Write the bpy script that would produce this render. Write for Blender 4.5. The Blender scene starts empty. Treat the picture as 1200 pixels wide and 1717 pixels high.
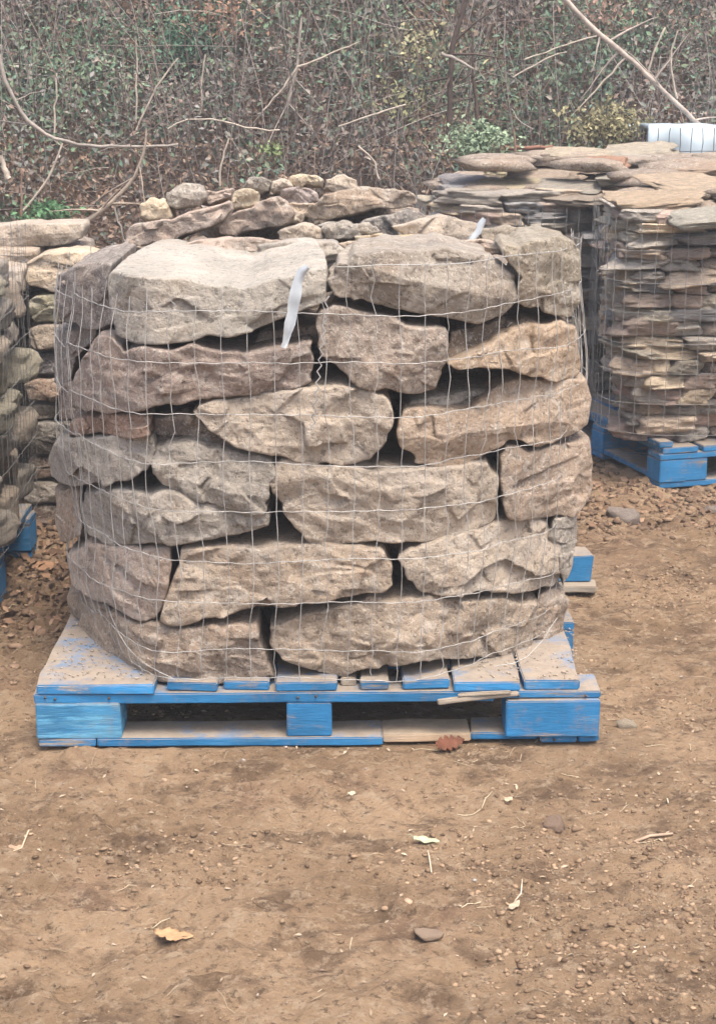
import bpy, math, random
import numpy as np
from mathutils import Vector, Matrix, Euler

S = bpy.context.scene
COL = S.collection
random.seed(7)
RNG = np.random.default_rng(11)

# ------------------------------------------------------------------ camera, sky, sun, exposure
FPX = 2770.0                       # focal length in photo pixels (photo 1200 x 1717)
TH = math.atan(755.5 / FPX)        # pitch below the horizon
CH = 1.408                         # eye height
cd = bpy.data.cameras.new('camera')
cam = bpy.data.objects.new('camera', cd)
COL.objects.link(cam)
cam.location = (0, 0, CH)
cam.rotation_euler = (math.pi / 2 - TH, 0, 0)
cd.sensor_fit = 'HORIZONTAL'
cd.sensor_width = 36
cd.lens = 36 * FPX / 1200
cd.clip_start = 0.05
cd.clip_end = 400
S.camera = cam

SUN_EL, SUN_AZ = math.radians(68), math.radians(150)   # high, behind the camera and to the right
w = bpy.data.worlds.new('World')
S.world = w
w.use_nodes = True
nt = w.node_tree
nt.nodes.clear()
sky = nt.nodes.new('ShaderNodeTexSky')
sky.sky_type = 'NISHITA'
sky.sun_disc = False
sky.sun_elevation = SUN_EL
sky.sun_rotation = SUN_AZ
sky.air_density = 1.0
sky.dust_density = 6.0
sky.ozone_density = 0.6
bg = nt.nodes.new('ShaderNodeBackground')
bg.inputs['Strength'].default_value = 0.14
wo = nt.nodes.new('ShaderNodeOutputWorld')
nt.links.new(sky.outputs[0], bg.inputs[0])
nt.links.new(bg.outputs[0], wo.inputs[0])

sd = bpy.data.lights.new('sun', 'SUN')
sd.energy = 1.5
sd.angle = math.radians(24)
sd.color = (1.0, 0.93, 0.83)
sun = bpy.data.objects.new('sun', sd)
COL.objects.link(sun)
dirv = Vector((math.sin(SUN_AZ) * math.cos(SUN_EL), math.cos(SUN_AZ) * math.cos(SUN_EL), math.sin(SUN_EL)))
sun.rotation_euler = dirv.to_track_quat('Z', 'Y').to_euler()
sun.location = (0, 0, 6)

S.view_settings.view_transform = 'Standard'
S.view_settings.look = 'None'
S.view_settings.gamma = 1
S.view_settings.use_curve_mapping = False
S.view_settings.exposure = 1.38


# ------------------------------------------------------------------ pixel -> place
def ray(px, py):
    u = (px - 600) / FPX
    v = (858.5 - py) / FPX
    return (u, math.cos(TH) + v * math.sin(TH), -math.sin(TH) + v * math.cos(TH))


def atY(px, py, y):
    d = ray(px, py)
    t = y / d[1]
    return (d[0] * t, CH + d[2] * t)


def atZ(px, py, z=0.0):
    d = ray(px, py)
    t = (z - CH) / d[2]
    return (d[0] * t, d[1] * t)


# ------------------------------------------------------------------ noise (numpy)
def _h(ix, iy, iz, seed):
    n = (ix.astype(np.int64) * 374761393 + iy.astype(np.int64) * 668265263 + iz.astype(np.int64) * 2147483647 + seed * 974634777)
    n = (n ^ (n >> 13)) * 1274126177
    n = n & 0xffffffff
    n = (n ^ (n >> 16)) * 2246822519 & 0xffffffff
    n = n ^ (n >> 15)
    return (n & 0xffff) / 65535.0


def vnoise(p, seed=0):
    i = np.floor(p).astype(np.int64)
    f = p - i
    u = f * f * (3 - 2 * f)
    r = 0
    for dx in (0, 1):
        for dy in (0, 1):
            for dz in (0, 1):
                wt = (u[:, 0] if dx else 1 - u[:, 0]) * (u[:, 1] if dy else 1 - u[:, 1]) * (u[:, 2] if dz else 1 - u[:, 2])
                r = r + wt * _h(i[:, 0] + dx, i[:, 1] + dy, i[:, 2] + dz, seed)
    return r * 2 - 1


def fbm(p, sc, octv=3, seed=0):
    p = np.asarray(p, float) * np.asarray(sc, float)
    a, r = 1.0, 0
    for k in range(octv):
        r = r + a * vnoise(p + 17.3 * k + 100.0, seed + k * 7)
        p = p * 2.03
        a *= 0.5
    return r


# ------------------------------------------------------------------ object helpers
def mesh_np(name, V, F, mat=None, smooth=True):
    me = bpy.data.meshes.new(name)
    me.from_pydata([tuple(v) for v in V] if not isinstance(V, list) else V, [], F if isinstance(F, list) else F.tolist())
    me.update()
    if smooth:
        me.shade_smooth()
    if mat:
        me.materials.append(mat)
    return me


def mesh_fast(name, V, F, mat=None, smooth=False):
    """V (n,3) float, F (m,k) int - quick for large meshes"""
    me = bpy.data.meshes.new(name)
    V = np.asarray(V, np.float32)
    F = np.asarray(F, np.int32)
    me.vertices.add(len(V))
    me.vertices.foreach_set('co', V.ravel())
    k = F.shape[1]
    me.loops.add(F.size)
    me.loops.foreach_set('vertex_index', F.ravel())
    me.polygons.add(len(F))
    me.polygons.foreach_set('loop_start', np.arange(0, F.size, k, dtype=np.int32))
    me.update(calc_edges=True)
    if smooth:
        me.shade_smooth()
    if mat:
        me.materials.append(mat)
    return me


def obj(name, me, parent=None, loc=(0, 0, 0), rot=(0, 0, 0), col=None):
    o = bpy.data.objects.new(name, me)
    COL.objects.link(o)
    o.location = loc
    o.rotation_euler = rot
    if parent:
        o.parent = parent
    if col:
        o.color = (*col[:3], 1)
    return o


def tag(o, label=None, cat=None, group=None, kind=None):
    if label:
        n = len(label.split())
        if n > 16 or n < 4:
            print('LABEL LENGTH', n, label)
        o['label'] = label
    if cat:
        o['category'] = cat
    if group:
        o['group'] = group
    if kind:
        o['kind'] = kind
    return o


def tubes(lines, rad, sides=4):
    """lines: list of (n,3) arrays; rad scalar, or list of per-line scalars / arrays"""
    VV, FF, off = [], [], 0
    for li, P in enumerate(lines):
        P = np.asarray(P, float)
        n = len(P)
        T = np.gradient(P, axis=0)
        T /= np.linalg.norm(T, axis=1)[:, None] + 1e-9
        ref = np.array([0.0, 0.0, 1.0]) if abs(T[:, 2]).mean() < 0.8 else np.array([1.0, 0.0, 0.0])
        A = np.cross(T, ref)
        A /= np.linalg.norm(A, axis=1)[:, None] + 1e-9
        B = np.cross(T, A)
        r = rad if np.isscalar(rad) else rad[li]
        r = np.broadcast_to(np.asarray(r, float), (n,))[:, None]
        ring = []
        for s in range(sides):
            a = 2 * math.pi * s / sides
            ring.append(P + r * (math.cos(a) * A + math.sin(a) * B))
        V = np.stack(ring, 1).reshape(-1, 3)
        i = np.arange(n - 1)[:, None]
        s = np.arange(sides)[None, :]
        s2 = (s + 1) % sides
        F = np.stack([i * sides + s, i * sides + s2, (i + 1) * sides + s2, (i + 1) * sides + s], -1).reshape(-1, 4) + off
        VV.append(V)
        FF.append(F)
        off += len(V)
    return np.concatenate(VV), np.concatenate(FF)


# ------------------------------------------------------------------ materials
def new_mat(name, rough=0.9):
    m = bpy.data.materials.new(name)
    m.use_nodes = True
    n = m.node_tree
    b = n.nodes['Principled BSDF']
    b.inputs['Roughness'].default_value = rough
    b.inputs['Specular IOR Level'].default_value = 0.25
    return m, n, b


def nd(n, t, **kw):
    x = n.nodes.new(t)
    for k, v in kw.items():
        setattr(x, k, v)
    return x


def noise_n(n, vec, scale, detail=4, rough=0.55, dist=0.0):
    x = nd(n, 'ShaderNodeTexNoise')
    x.inputs['Scale'].default_value = scale
    x.inputs['Detail'].default_value = detail
    x.inputs['Roughness'].default_value = rough
    x.inputs['Distortion'].default_value = dist
    if vec is not None:
        n.links.new(vec, x.inputs['Vector'])
    return x.outputs['Fac']


def ramp(n, fac, stops):
    r = nd(n, 'ShaderNodeValToRGB')
    n.links.new(fac, r.inputs[0])
    el = r.color_ramp.elements
    while len(el) < len(stops):
        el.new(0.5)
    for e, (p, c) in zip(el, stops):
        e.position = p
        e.color = (c, c, c, 1) if not isinstance(c, tuple) else (*c, 1)
    return r.outputs[0]


def mix(n, fac, a, b, blend='MIX'):
    x = nd(n, 'ShaderNodeMix', data_type='RGBA', blend_type=blend)
    for s, v in ((x.inputs[0], fac), (x.inputs[6], a), (x.inputs[7], b)):
        if isinstance(v, (int, float)):
            s.default_value = v
        elif isinstance(v, tuple):
            s.default_value = (*v, 1)
        else:
            n.links.new(v, s)
    return x.outputs[2]


def bump(n, b, h, strength, dist, prev=None):
    x = nd(n, 'ShaderNodeBump')
    x.inputs['Strength'].default_value = strength
    x.inputs['Distance'].default_value = dist
    n.links.new(h, x.inputs['Height'])
    if prev is not None:
        n.links.new(prev, x.inputs['Normal'])
    n.links.new(x.outputs[0], b.inputs['Normal'])
    return x.outputs[0]


def obj_coords(n, stretch=(1, 1, 1)):
    tc = nd(n, 'ShaderNodeTexCoord')
    oi = nd(n, 'ShaderNodeObjectInfo')
    mul = nd(n, 'ShaderNodeVectorMath', operation='MULTIPLY_ADD')
    n.links.new(oi.outputs['Random'], mul.inputs[0])
    mul.inputs[1].default_value = (37, 53, 71)
    mp = nd(n, 'ShaderNodeMapping')
    mp.inputs['Scale'].default_value = stretch
    n.links.new(tc.outputs['Object'], mp.inputs[0])
    n.links.new(mp.outputs[0], mul.inputs[2])
    return mul.outputs[0], oi


def rock_material(name, strat=1.0, lich=1.0):
    m, n, b = new_mat(name, 0.92)
    v, oi = obj_coords(n)
    vs, _ = obj_coords(n, (0.6, 0.6, 1.8))
    base = oi.outputs['Color']
    big = noise_n(n, v, 5.5, 5, 0.6, 0.4)
    base = mix(n, 1.0, base, ramp(n, big, [(0.30, 0.85), (0.68, 1.40)]), 'MULTIPLY')
    base = mix(n, 1.0, base, (1.05, 1.03, 0.99), 'MULTIPLY')
    warm = ramp(n, noise_n(n, v, 8, 4, 0.6), [(0.54, 0.0), (0.68, 0.22)])
    base = mix(n, warm, base, (0.40, 0.26, 0.16))
    cool = ramp(n, noise_n(n, vs, 7, 4, 0.6), [(0.52, 0.0), (0.66, 0.35)])
    base = mix(n, cool, base, (0.26, 0.24, 0.225))
    st = ramp(n, noise_n(n, vs, 20, 4, 0.6), [(0.35, 0.82), (0.6, 1.08)])
    base = mix(n, 0.4 * strat, base, st, 'MULTIPLY')
    li = ramp(n, noise_n(n, v, 24, 6, 0.72), [(0.52, 0.0), (0.66, 0.60 * lich)])
    base = mix(n, li, base, (0.60, 0.55, 0.485))
    base = mix(n, ramp(n, noise_n(n, v, 110, 3, 0.7), [(0.56, 0.0), (0.62, 0.50)]), base, (0.66, 0.60, 0.52))
    da = ramp(n, noise_n(n, v, 75, 5, 0.75), [(0.36, 0.40), (0.45, 1.0)])
    base = mix(n, 0.8, base, da, 'MULTIPLY')
    n.links.new(base, b.inputs['Base Color'])
    h1 = noise_n(n, v, 30, 8, 0.72)
    n1 = bump(n, b, h1, 0.55, 0.022)
    h2 = noise_n(n, v, 75, 6, 0.72)
    bump(n, b, h2, 1.0, 0.013, n1)
    return m


M_ROCK = rock_material('quarry_stone')
M_FLAG = rock_material('flagstone', 1.0, 0.7)


def wood_material(name, paint, bare, wear, stain=0.3):
    m, n, b = new_mat(name, 0.75)
    v, oi = obj_coords(n)
    vg, _ = obj_coords(n, (0.8, 5.0, 7.0))
    tone = ramp(n, noise_n(n, v, 7, 4, 0.6), [(0.3, 0.72), (0.7, 1.25)])
    c = mix(n, 1.0, paint, tone, 'MULTIPLY')
    c = mix(n, ramp(n, noise_n(n, vg, 9, 5, 0.65), [(0.55, 0.0), (0.75, 0.35)]), c, (0.14, 0.32, 0.47))
    g = ramp(n, noise_n(n, vg, 22, 4, 0.6), [(0.35, 0.72), (0.65, 1.15)])
    bw = mix(n, 1.0, bare, g, 'MULTIPLY')
    wf = ramp(n, noise_n(n, vg, 6, 7, 0.75, 0.3), [(0.62 - wear * 0.4, 0.0), (0.68 - wear * 0.4 + 0.04, 1.0)])
    c = mix(n, wf, c, bw)
    dirt = ramp(n, noise_n(n, v, 16, 6, 0.75), [(0.54, 0.0), (0.72, stain * 2)])
    c = mix(n, dirt, c, (0.24, 0.18, 0.13))
    # grit and trodden dirt lie on the upward faces
    geo = nd(n, 'ShaderNodeNewGeometry')
    sx = nd(n, 'ShaderNodeSeparateXYZ')
    n.links.new(geo.outputs['True Normal'], sx.inputs[0])
    upf = ramp(n, sx.outputs[2], [(0.5, 0.0), (0.8, 1.0)])
    dn = ramp(n, noise_n(n, v, 9, 6, 0.75), [(0.34, 0.30), (0.50, 0.95)])
    mm = nd(n, 'ShaderNodeMath', operation='MULTIPLY')
    n.links.new(upf, mm.inputs[0])
    n.links.new(dn, mm.inputs[1])
    c = mix(n, mm.outputs[0], c, mix(n, noise_n(n, v, 40, 5, 0.75), (0.17, 0.13, 0.095), (0.40, 0.335, 0.26)))
    n.links.new(c, b.inputs['Base Color'])
    bump(n, b, noise_n(n, vg, 30, 5, 0.7), 0.5, 0.004)
    return m


BLUE = (0.028, 0.175, 0.375)
M_BLUE = wood_material('blue_painted_wood', BLUE, (0.30, 0.25, 0.20), 0.09, 0.30)
M_BLUEW = wood_material('worn_blue_wood', BLUE, (0.33, 0.28, 0.22), 0.22, 0.35)
M_RUB = wood_material('rubbed_blue_wood', (0.050, 0.215, 0.40), (0.13, 0.36, 0.54), 0.36, 0.22)
M_BLUED = wood_material('dark_blue_wood', (0.018, 0.10, 0.24), (0.22, 0.2, 0.18), 0.10, 0.25)
M_BARE = wood_material('weathered_wood', (0.36, 0.31, 0.25), (0.30, 0.24, 0.18), 0.2, 0.35)
M_SPLIT = wood_material('fresh_split_wood', (0.50, 0.37, 0.25), (0.42, 0.30, 0.20), 0.2, 0.2)


def flat_material(name, col, rough=0.8, var=0.25, scale=20, metal=0.0, use_obj=False, bmp=0.0):
    m, n, b = new_mat(name, rough)
    v, oi = obj_coords(n)
    base = oi.outputs['Color'] if use_obj else col
    c = mix(n, 1.0, base, ramp(n, noise_n(n, v, scale, 4, 0.6), [(0.3, 1 - var), (0.7, 1 + var)]), 'MULTIPLY')
    n.links.new(c, b.inputs['Base Color'])
    b.inputs['Metallic'].default_value = metal
    if bmp:
        bump(n, b, noise_n(n, v, scale * 2, 4, 0.6), bmp, 0.004)
    return m


M_WIRE = flat_material('galvanised_wire', (0.40, 0.395, 0.38), 0.5, 0.40, 30, 0.2)
M_WIRE2 = flat_material('dull_wire', (0.27, 0.27, 0.265), 0.55, 0.25, 30, 0.3)
M_PLASTIC = flat_material('white_plastic', (0.43, 0.47, 0.50), 0.35, 0.08, 30)
M_SHEET = flat_material('pale_sheet', (0.36, 0.43, 0.48), 0.45, 0.12, 6, bmp=0.2)
M_LEAF = flat_material('leaf', (0, 0, 0), 0.7, 0.25, 60, use_obj=True, bmp=0.3)
M_STEM = flat_material('dry_stem', (0, 0, 0), 0.85, 0.30, 25, use_obj=True, bmp=0.4)


def attr_material(name, rough=0.85, trans=0.0, scale=50):
    m, n, b = new_mat(name, rough)
    a = nd(n, 'ShaderNodeAttribute', attribute_name='tint')
    v, _ = obj_coords(n)
    c = mix(n, 1.0, a.outputs['Color'], ramp(n, noise_n(n, v, scale, 3, 0.6), [(0.3, 0.8), (0.7, 1.2)]), 'MULTIPLY')
    n.links.new(c, b.inputs['Base Color'])
    return m


M_TINT = attr_material('undergrowth_leaf')
M_CLOD = attr_material('clod_soil', 0.95, scale=90)

# dirt
M_DIRT, n, b = new_mat('bare_dirt', 0.96)
tc = nd(n, 'ShaderNodeTexCoord')
mp = nd(n, 'ShaderNodeMapping')
mp.inputs['Scale'].default_value = (0.8, 1.25, 1)
n.links.new(tc.outputs['Object'], mp.inputs[0])
vv, vst = tc.outputs['Object'], mp.outputs[0]
c = mix(n, ramp(n, noise_n(n, vv, 1.6, 5, 0.6, 0.4), [(0.38, 0.0), (0.62, 1.0)]), (0.285, 0.192, 0.116), (0.430, 0.300, 0.188))
c = mix(n, ramp(n, noise_n(n, vst, 7, 6, 0.7), [(0.50, 0.0), (0.62, 0.85)]), c, (0.150, 0.098, 0.062))
c = mix(n, ramp(n, noise_n(n, vv, 3.1, 5, 0.65), [(0.55, 0.0), (0.70, 0.5)]), c, (0.29, 0.18, 0.12))
c = mix(n, ramp(n, noise_n(n, vst, 38, 5, 0.75), [(0.52, 0.0), (0.62, 0.7)]), c, (0.46, 0.35, 0.24))
c = mix(n, ramp(n, noise_n(n, vst, 60, 5, 0.8), [(0.36, 0.75), (0.46, 0.0)]), c, (0.085, 0.058, 0.040))
n.links.new(c, b.inputs['Base Color'])
n1 = bump(n, b, noise_n(n, vst, 34, 9, 0.8), 0.9, 0.025)
bump(n, b, noise_n(n, vv, 170, 5, 0.75), 0.9, 0.007, n1)

M_BANK, n, b = new_mat('bank_leaf_litter', 0.96)
tc = nd(n, 'ShaderNodeTexCoord')
c = mix(n, noise_n(n, tc.outputs['Object'], 4, 5, 0.7), (0.06, 0.045, 0.035), (0.22, 0.14, 0.09))
c = mix(n, ramp(n, noise_n(n, tc.outputs['Object'], 22, 5, 0.75), [(0.5, 0.0), (0.62, 0.8)]), c, (0.27, 0.17, 0.11))
n.links.new(c, b.inputs['Base Color'])
bump(n, b, noise_n(n, tc.outputs['Object'], 30, 5, 0.7), 1.0, 0.05)


# ------------------------------------------------------------------ ground
def ground_h(x, y):
    P = np.stack([x, y, np.zeros_like(x)], 1)
    h = 0.012 * fbm(P, 1.3, 3, 3) + 0.012 * fbm(P, (4, 9, 1), 4, 5)
    rid = np.abs(fbm(P, (9, 26, 1), 3, 9))
    h += -0.022 * rid * np.clip(0.8 - 0.9 * x, 0.3, 1.4)
    tread = np.sin(2 * math.pi * y / 0.062 + 2.2 * fbm(P, 3.5, 2, 27) + 1.5 * x)
    h += 0.0055 * tread * np.clip((-0.05 - x) / 0.25, 0, 1) * np.clip((3.15 - y) / 0.2, 0, 1) * np.clip(0.6 + fbm(P, 4, 2, 29), 0, 1.3)
    dist = np.exp(-(((x - 0.36) / 0.34) ** 2 + ((y - 2.62) / 0.30) ** 2))
    h += dist * (0.010 * np.abs(fbm(P, (16, 24, 1), 3, 17)) + 0.006 * fbm(P, 40, 2, 18))
    h += 0.0055 * fbm(P, (38, 60, 1), 3, 12) + 0.009 * np.clip(fbm(P, (14, 22, 1), 3, 14), 0, 1)
    # a shallow wheel rut running in towards the right
    rx = x - 0.12 - 0.55 * (y - 2.2)
    h += -0.016 * np.exp(-(rx / 0.09) ** 2) * np.clip((3.1 - y) / 0.5, 0, 1)
    h += 0.006 * np.exp(-((rx - 0.14) / 0.05) ** 2) * np.clip((3.1 - y) / 0.5, 0, 1)
    # churned mud by the right-hand pallet
    h += 0.022 * np.abs(fbm(P, 10, 3, 21)) * np.clip((y - 4.5) / 0.4, 0, 1) * np.clip((x - 0.4) / 0.2, 0, 1)
    flat = np.exp(-((np.maximum(np.abs(x + 0.08) - 0.62, 0)) / 0.06) ** 2) * np.clip((y - 3.22) / 0.05, 0, 1) * np.clip((4.35 - y) / 0.05, 0, 1)
    return h * (1 - 0.85 * flat) - 0.005


xs = np.concatenate([-np.geomspace(60, 1.45, 26), np.arange(-1.4, 1.4, 0.0075), np.geomspace(1.45, 60, 26)])
ys = np.concatenate([-np.geomspace(40, 1, 10) + 1.9, np.arange(2.0, 4.4, 0.0075), np.arange(4.4, 7.2, 0.025), np.geomspace(7.3, 120, 22)])
X, Y = np.meshgrid(xs, ys)
V = np.stack([X.ravel(), Y.ravel(), np.zeros(X.size)], 1)
V[:, 2] = ground_h(V[:, 0], V[:, 1])
nx, ny = len(xs), len(ys)
i = (np.arange(ny - 1)[:, None] * nx + np.arange(nx - 1)[None, :]).ravel()
F = np.stack([i, i + 1, i + 1 + nx, i + nx], 1)
g = obj('ground', mesh_fast('ground', V, F, M_DIRT, True))
tag(g, 'bare tan dirt yard with scuffs and wheel marks', kind='structure')


# ------------------------------------------------------------------ hillside
def bank_h(x, y):
    P = np.stack([x, y, np.zeros_like(x)], 1)
    s = np.clip(y - 7.9 - 0.25 * np.sin(x * 0.9), 0, None)
    z = 4.2 * (1 - np.exp(-s * 0.36)) + 0.10 * s
    return z - 0.06 + 0.14 * fbm(P, 1.4, 3, 31) * np.clip(s, 0, 1) + 0.05 * fbm(P, 6, 3, 33) * np.clip(s * 2, 0, 1)


xs = np.concatenate([np.linspace(-60, -4.3, 20), np.arange(-4.2, 4.2, 0.06), np.linspace(4.3, 60, 20)])
ys = np.concatenate([np.arange(7.6, 13, 0.06), np.geomspace(13.2, 130, 25)])
X, Y = np.meshgrid(xs, ys)
V = np.stack([X.ravel(), Y.ravel(), bank_h(X.ravel(), Y.ravel())], 1)
nx, ny = len(xs), len(ys)
i = (np.arange(ny - 1)[:, None] * nx + np.arange(nx - 1)[None, :]).ravel()
F = np.stack([i, i + 1, i + 1 + nx, i + nx], 1)
tag(obj('hillside', mesh_fast('hillside', V, F, M_BANK, True)), 'steep bank covered with leaf litter behind the stone yard', kind='structure')


# ------------------------------------------------------------------ rocks
def chaikin(P, k=1):
    for _ in range(k):
        Q = np.roll(P, -1, 0)
        P = np.stack([0.93 * P + 0.07 * Q, 0.07 * P + 0.93 * Q], 1).reshape(-1, 2)
    return P


def resample_closed(P, n):
    Q = np.vstack([P, P[:1]])
    d = np.r_[0, np.cumsum(np.linalg.norm(np.diff(Q, axis=0), axis=1))]
    t = np.linspace(0, d[-1], n, endpoint=False)
    return np.stack([np.interp(t, d, Q[:, 0]), np.interp(t, d, Q[:, 1])], 1)


YF = 3.305     # front of the main stack


def plan_g(x):
    x = np.asarray(x, float)
    return 0.15 * (np.clip(-0.40 - x, 0, None) / 0.15) ** 1.5 + 0.27 * (np.clip(x - 0.08, 0, None) / 0.4) ** 1.4


def outline_mesh(name, poly, y0, depth, seed, bulge=0.03, curved=True, rnd=0.005, mat=None, n=200, taper=0.1, rough=1.0, lift=0.0):
    g = plan_g if curved else (lambda x: np.zeros_like(np.asarray(x, float)))
    pts = []
    for px, py in poly:
        y = y0
        for _ in range(6):
            X, Z = atY(px, py, y)
            y = y0 + float(g(X))
        pts.append((X, Z))
    P = np.array(pts)
    ar = np.sum(P[:, 0] * np.roll(P[:, 1], -1) - np.roll(P[:, 0], -1) * P[:, 1])
    if ar < 0:
        P = P[::-1]
    rj = np.random.default_rng(seed + 777)
    ext0 = np.ptp(P, axis=0)
    # knock small flats and nicks into the outline between the given points
    Pn = []
    for a_, b_ in zip(P, np.roll(P, -1, 0)):
        Pn.append(a_)
        L_ = np.linalg.norm(b_ - a_)
        if L_ > 0.03:
            nn_ = np.array([b_[1] - a_[1], a_[0] - b_[0]]) / L_
            for t_ in (0.33, 0.7):
                Pn.append(a_ + (b_ - a_) * (t_ + rj.uniform(-.12, .12)) + nn_ * rj.normal(0.0005, 0.0028) * rough)
    P = resample_closed(chaikin(np.array(Pn), 1), n)
    lo, hi = P.min(0), P.max(0)
    c = (lo + hi) / 2
    ext = hi - lo
    J = np.stack([P[:, 0], P[:, 1], np.full(n, seed * 3.1)], 1)
    dirn = (P - c) / (np.linalg.norm(P - c, axis=1)[:, None] + 1e-6)
    wob = fbm(J, 16, 3, seed)
    P = P + dirn * (0.0055 * rough * (wob - 0.5 * np.abs(wob)) + 0.003 * rough * np.sign(fbm(J, 30, 1, seed + 40)) * np.abs(fbm(J, 30, 1, seed + 40)) ** 0.5)[:, None]
    # medial segment
    C = P - P.mean(0)
    _, _, vt = np.linalg.svd(C, full_matrices=False)
    a = vt[0]
    L = max(0.0, (np.ptp(C @ a) - np.ptp(C @ vt[1])) / 2) * 0.95
    m = P.mean(0)
    Q = m + np.clip((P - m) @ a, -L, L)[:, None] * a
    D = np.linalg.norm(Q - P, axis=1)[:, None] + 1e-6
    rs = np.random.default_rng(seed)
    bulge = bulge * 0.62
    k = 6
    nc = max(6, int(ext[0] * ext[1] / 0.0030))
    fc = np.stack([rs.uniform(lo[0], hi[0], nc), rs.uniform(lo[1], hi[1], nc)], 1)
    fo = rs.normal(0, 0.0042, nc)
    fs = rs.normal(0, 0.11, (nc, 2))
    pl = [(bulge * rs.uniform(0.55, 1.15), rs.uniform(-1, 1) * bulge * 1.1, rs.uniform(-1, 1) * bulge * 1.2, rs.uniform(-0.5, 0.5), rs.uniform(-0.5, 0.5)) for _ in range(k)]

    def front(R):
        u = (R[:, 0] - c[0]) / (ext[0] / 2)
        v = (R[:, 1] - c[1]) / (ext[1] / 2)
        s = np.min([b0 + ax * (u - uo) + az * (v - vo) for b0, ax, az, uo, vo in pl], axis=0)
        s = np.clip(s, -0.5 * bulge, None)
        P3 = np.stack([R[:, 0], np.full(len(R), seed * 1.7), R[:, 1]], 1)
        s = s + rough * (0.0035 * fbm(P3, 9, 3, seed + 1) + 0.0024 * fbm(P3, (9, 1, 30), 3, seed + 2) + 0.0026 * fbm(P3, 60, 3, seed + 3))
        # fracture facets: each patch of the face is its own tilted plane
        W2 = R + 0.012 * np.stack([fbm(P3, 11, 2, seed + 6), fbm(P3, 11, 2, seed + 7)], 1)
        d2 = ((W2[:, None, :] - fc[None]) ** 2 * (1, 1.8)).sum(2)
        j2 = np.argsort(d2, axis=1)[:, :2]
        da, db = np.take_along_axis(d2, j2, 1).T ** 0.5
        va = fo[j2] + ((R[:, None, :] - fc[j2]) * fs[j2]).sum(2)
        bl = np.clip((db - da) / 0.0025, 0, 1) * 0.5 + 0.5
        s = s + rough * np.clip(va[:, 0] * bl + va[:, 1] * (1 - bl), -0.018, 0.014)
        st = fbm(P3, (5, 1, 9), 2, seed + 5)
        s = s + rough * 0.0045 * (np.tanh(st * 22))
        return s
    rings = []
    for e in (0, 0.0022, 0.005, 0.009, 0.014, 0.021):
        t = np.minimum(e / D, 0.6)
        R = P + (Q - P) * t
        rr = rnd * (1 - np.sqrt(np.clip(1 - (1 - min(e / rnd, 1)) ** 2, 0, 1)))
        rings.append((R, y0 + g(R[:, 0]) - front(R) + rr))
    t0 = np.minimum(0.021 / D, 0.6)
    for f in np.linspace(0.05, 1, 20):
        t = t0 + (1 - t0) * f
        R = P + (Q - P) * t
        rings.append((R, y0 + g(R[:, 0]) - front(R)))
    V = []
    nf = len(rings)
    for R, y in rings[::-1]:
        V.append(np.stack([R[:, 0], y, R[:, 1]], 1))
    ye = rings[0][1]
    nb = max(7, int(depth / 0.035))
    for j in range(1, nb + 1):
        f = (j / nb)
        sc = 1 - taper * f ** 2 - (0.10 * max(0, (f - 0.85) / 0.15) ** 2)
        R = m + (P - m) * sc
        R = R + 0
        y = ye + (depth * f) * (1 + 0.0 * ye)
        B = np.stack([R[:, 0], y, R[:, 1] + lift * f], 1)
        dd = np.stack([dirn[:, 0], np.zeros(n), dirn[:, 1]], 1)
        B = B + dd * (rough * (0.008 * fbm(B, 6, 3, seed + 9) + 0.004 * fbm(B, 30, 3, seed + 10)) * min(1, f * 4))[:, None]
        V.append(B)
    last = V[-1]
    cen = last.mean(0)
    for f in (0.5, 0.96):
        V.append(last + (cen - last) * np.array([f, f * 0.2, f]))
    K = len(V)
    V = np.concatenate(V)
    r = np.arange(K - 1)[:, None]
    s = np.arange(n)[None, :]
    s2 = (s + 1) % n
    F = np.stack([r * n + s, r * n + s2, (r + 1) * n + s2, (r + 1) * n + s], -1).reshape(-1, 4)
    org = np.array([c[0], y0 + float(g(c[0])), lo[1]])
    return mesh_fast(name, V - org, F, mat or M_ROCK, True), org


def stone(name, poly, label, col, y0=YF, depth=0.34, seed=None, cat='stone', group=None, **kw):
    stone.k += 1
    me, org = outline_mesh(name, poly, y0, depth, seed or stone.k * 13 + 5, **kw)
    o = obj(name, me, loc=tuple(org), col=col)
    return tag(o, label, cat, group)


stone.k = 0
_ICO = {}


def ico(sub):
    if sub not in _ICO:
        import bmesh
        bm = bmesh.new()
        bmesh.ops.create_icosphere(bm, subdivisions=sub, radius=1)
        V = np.array([v.co[:] for v in bm.verts])
        F = np.array([[v.index for v in f.verts] for f in bm.faces])
        bm.free()
        _ICO[sub] = (V / np.linalg.norm(V, axis=1)[:, None], F)
    return _ICO[sub]


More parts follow.
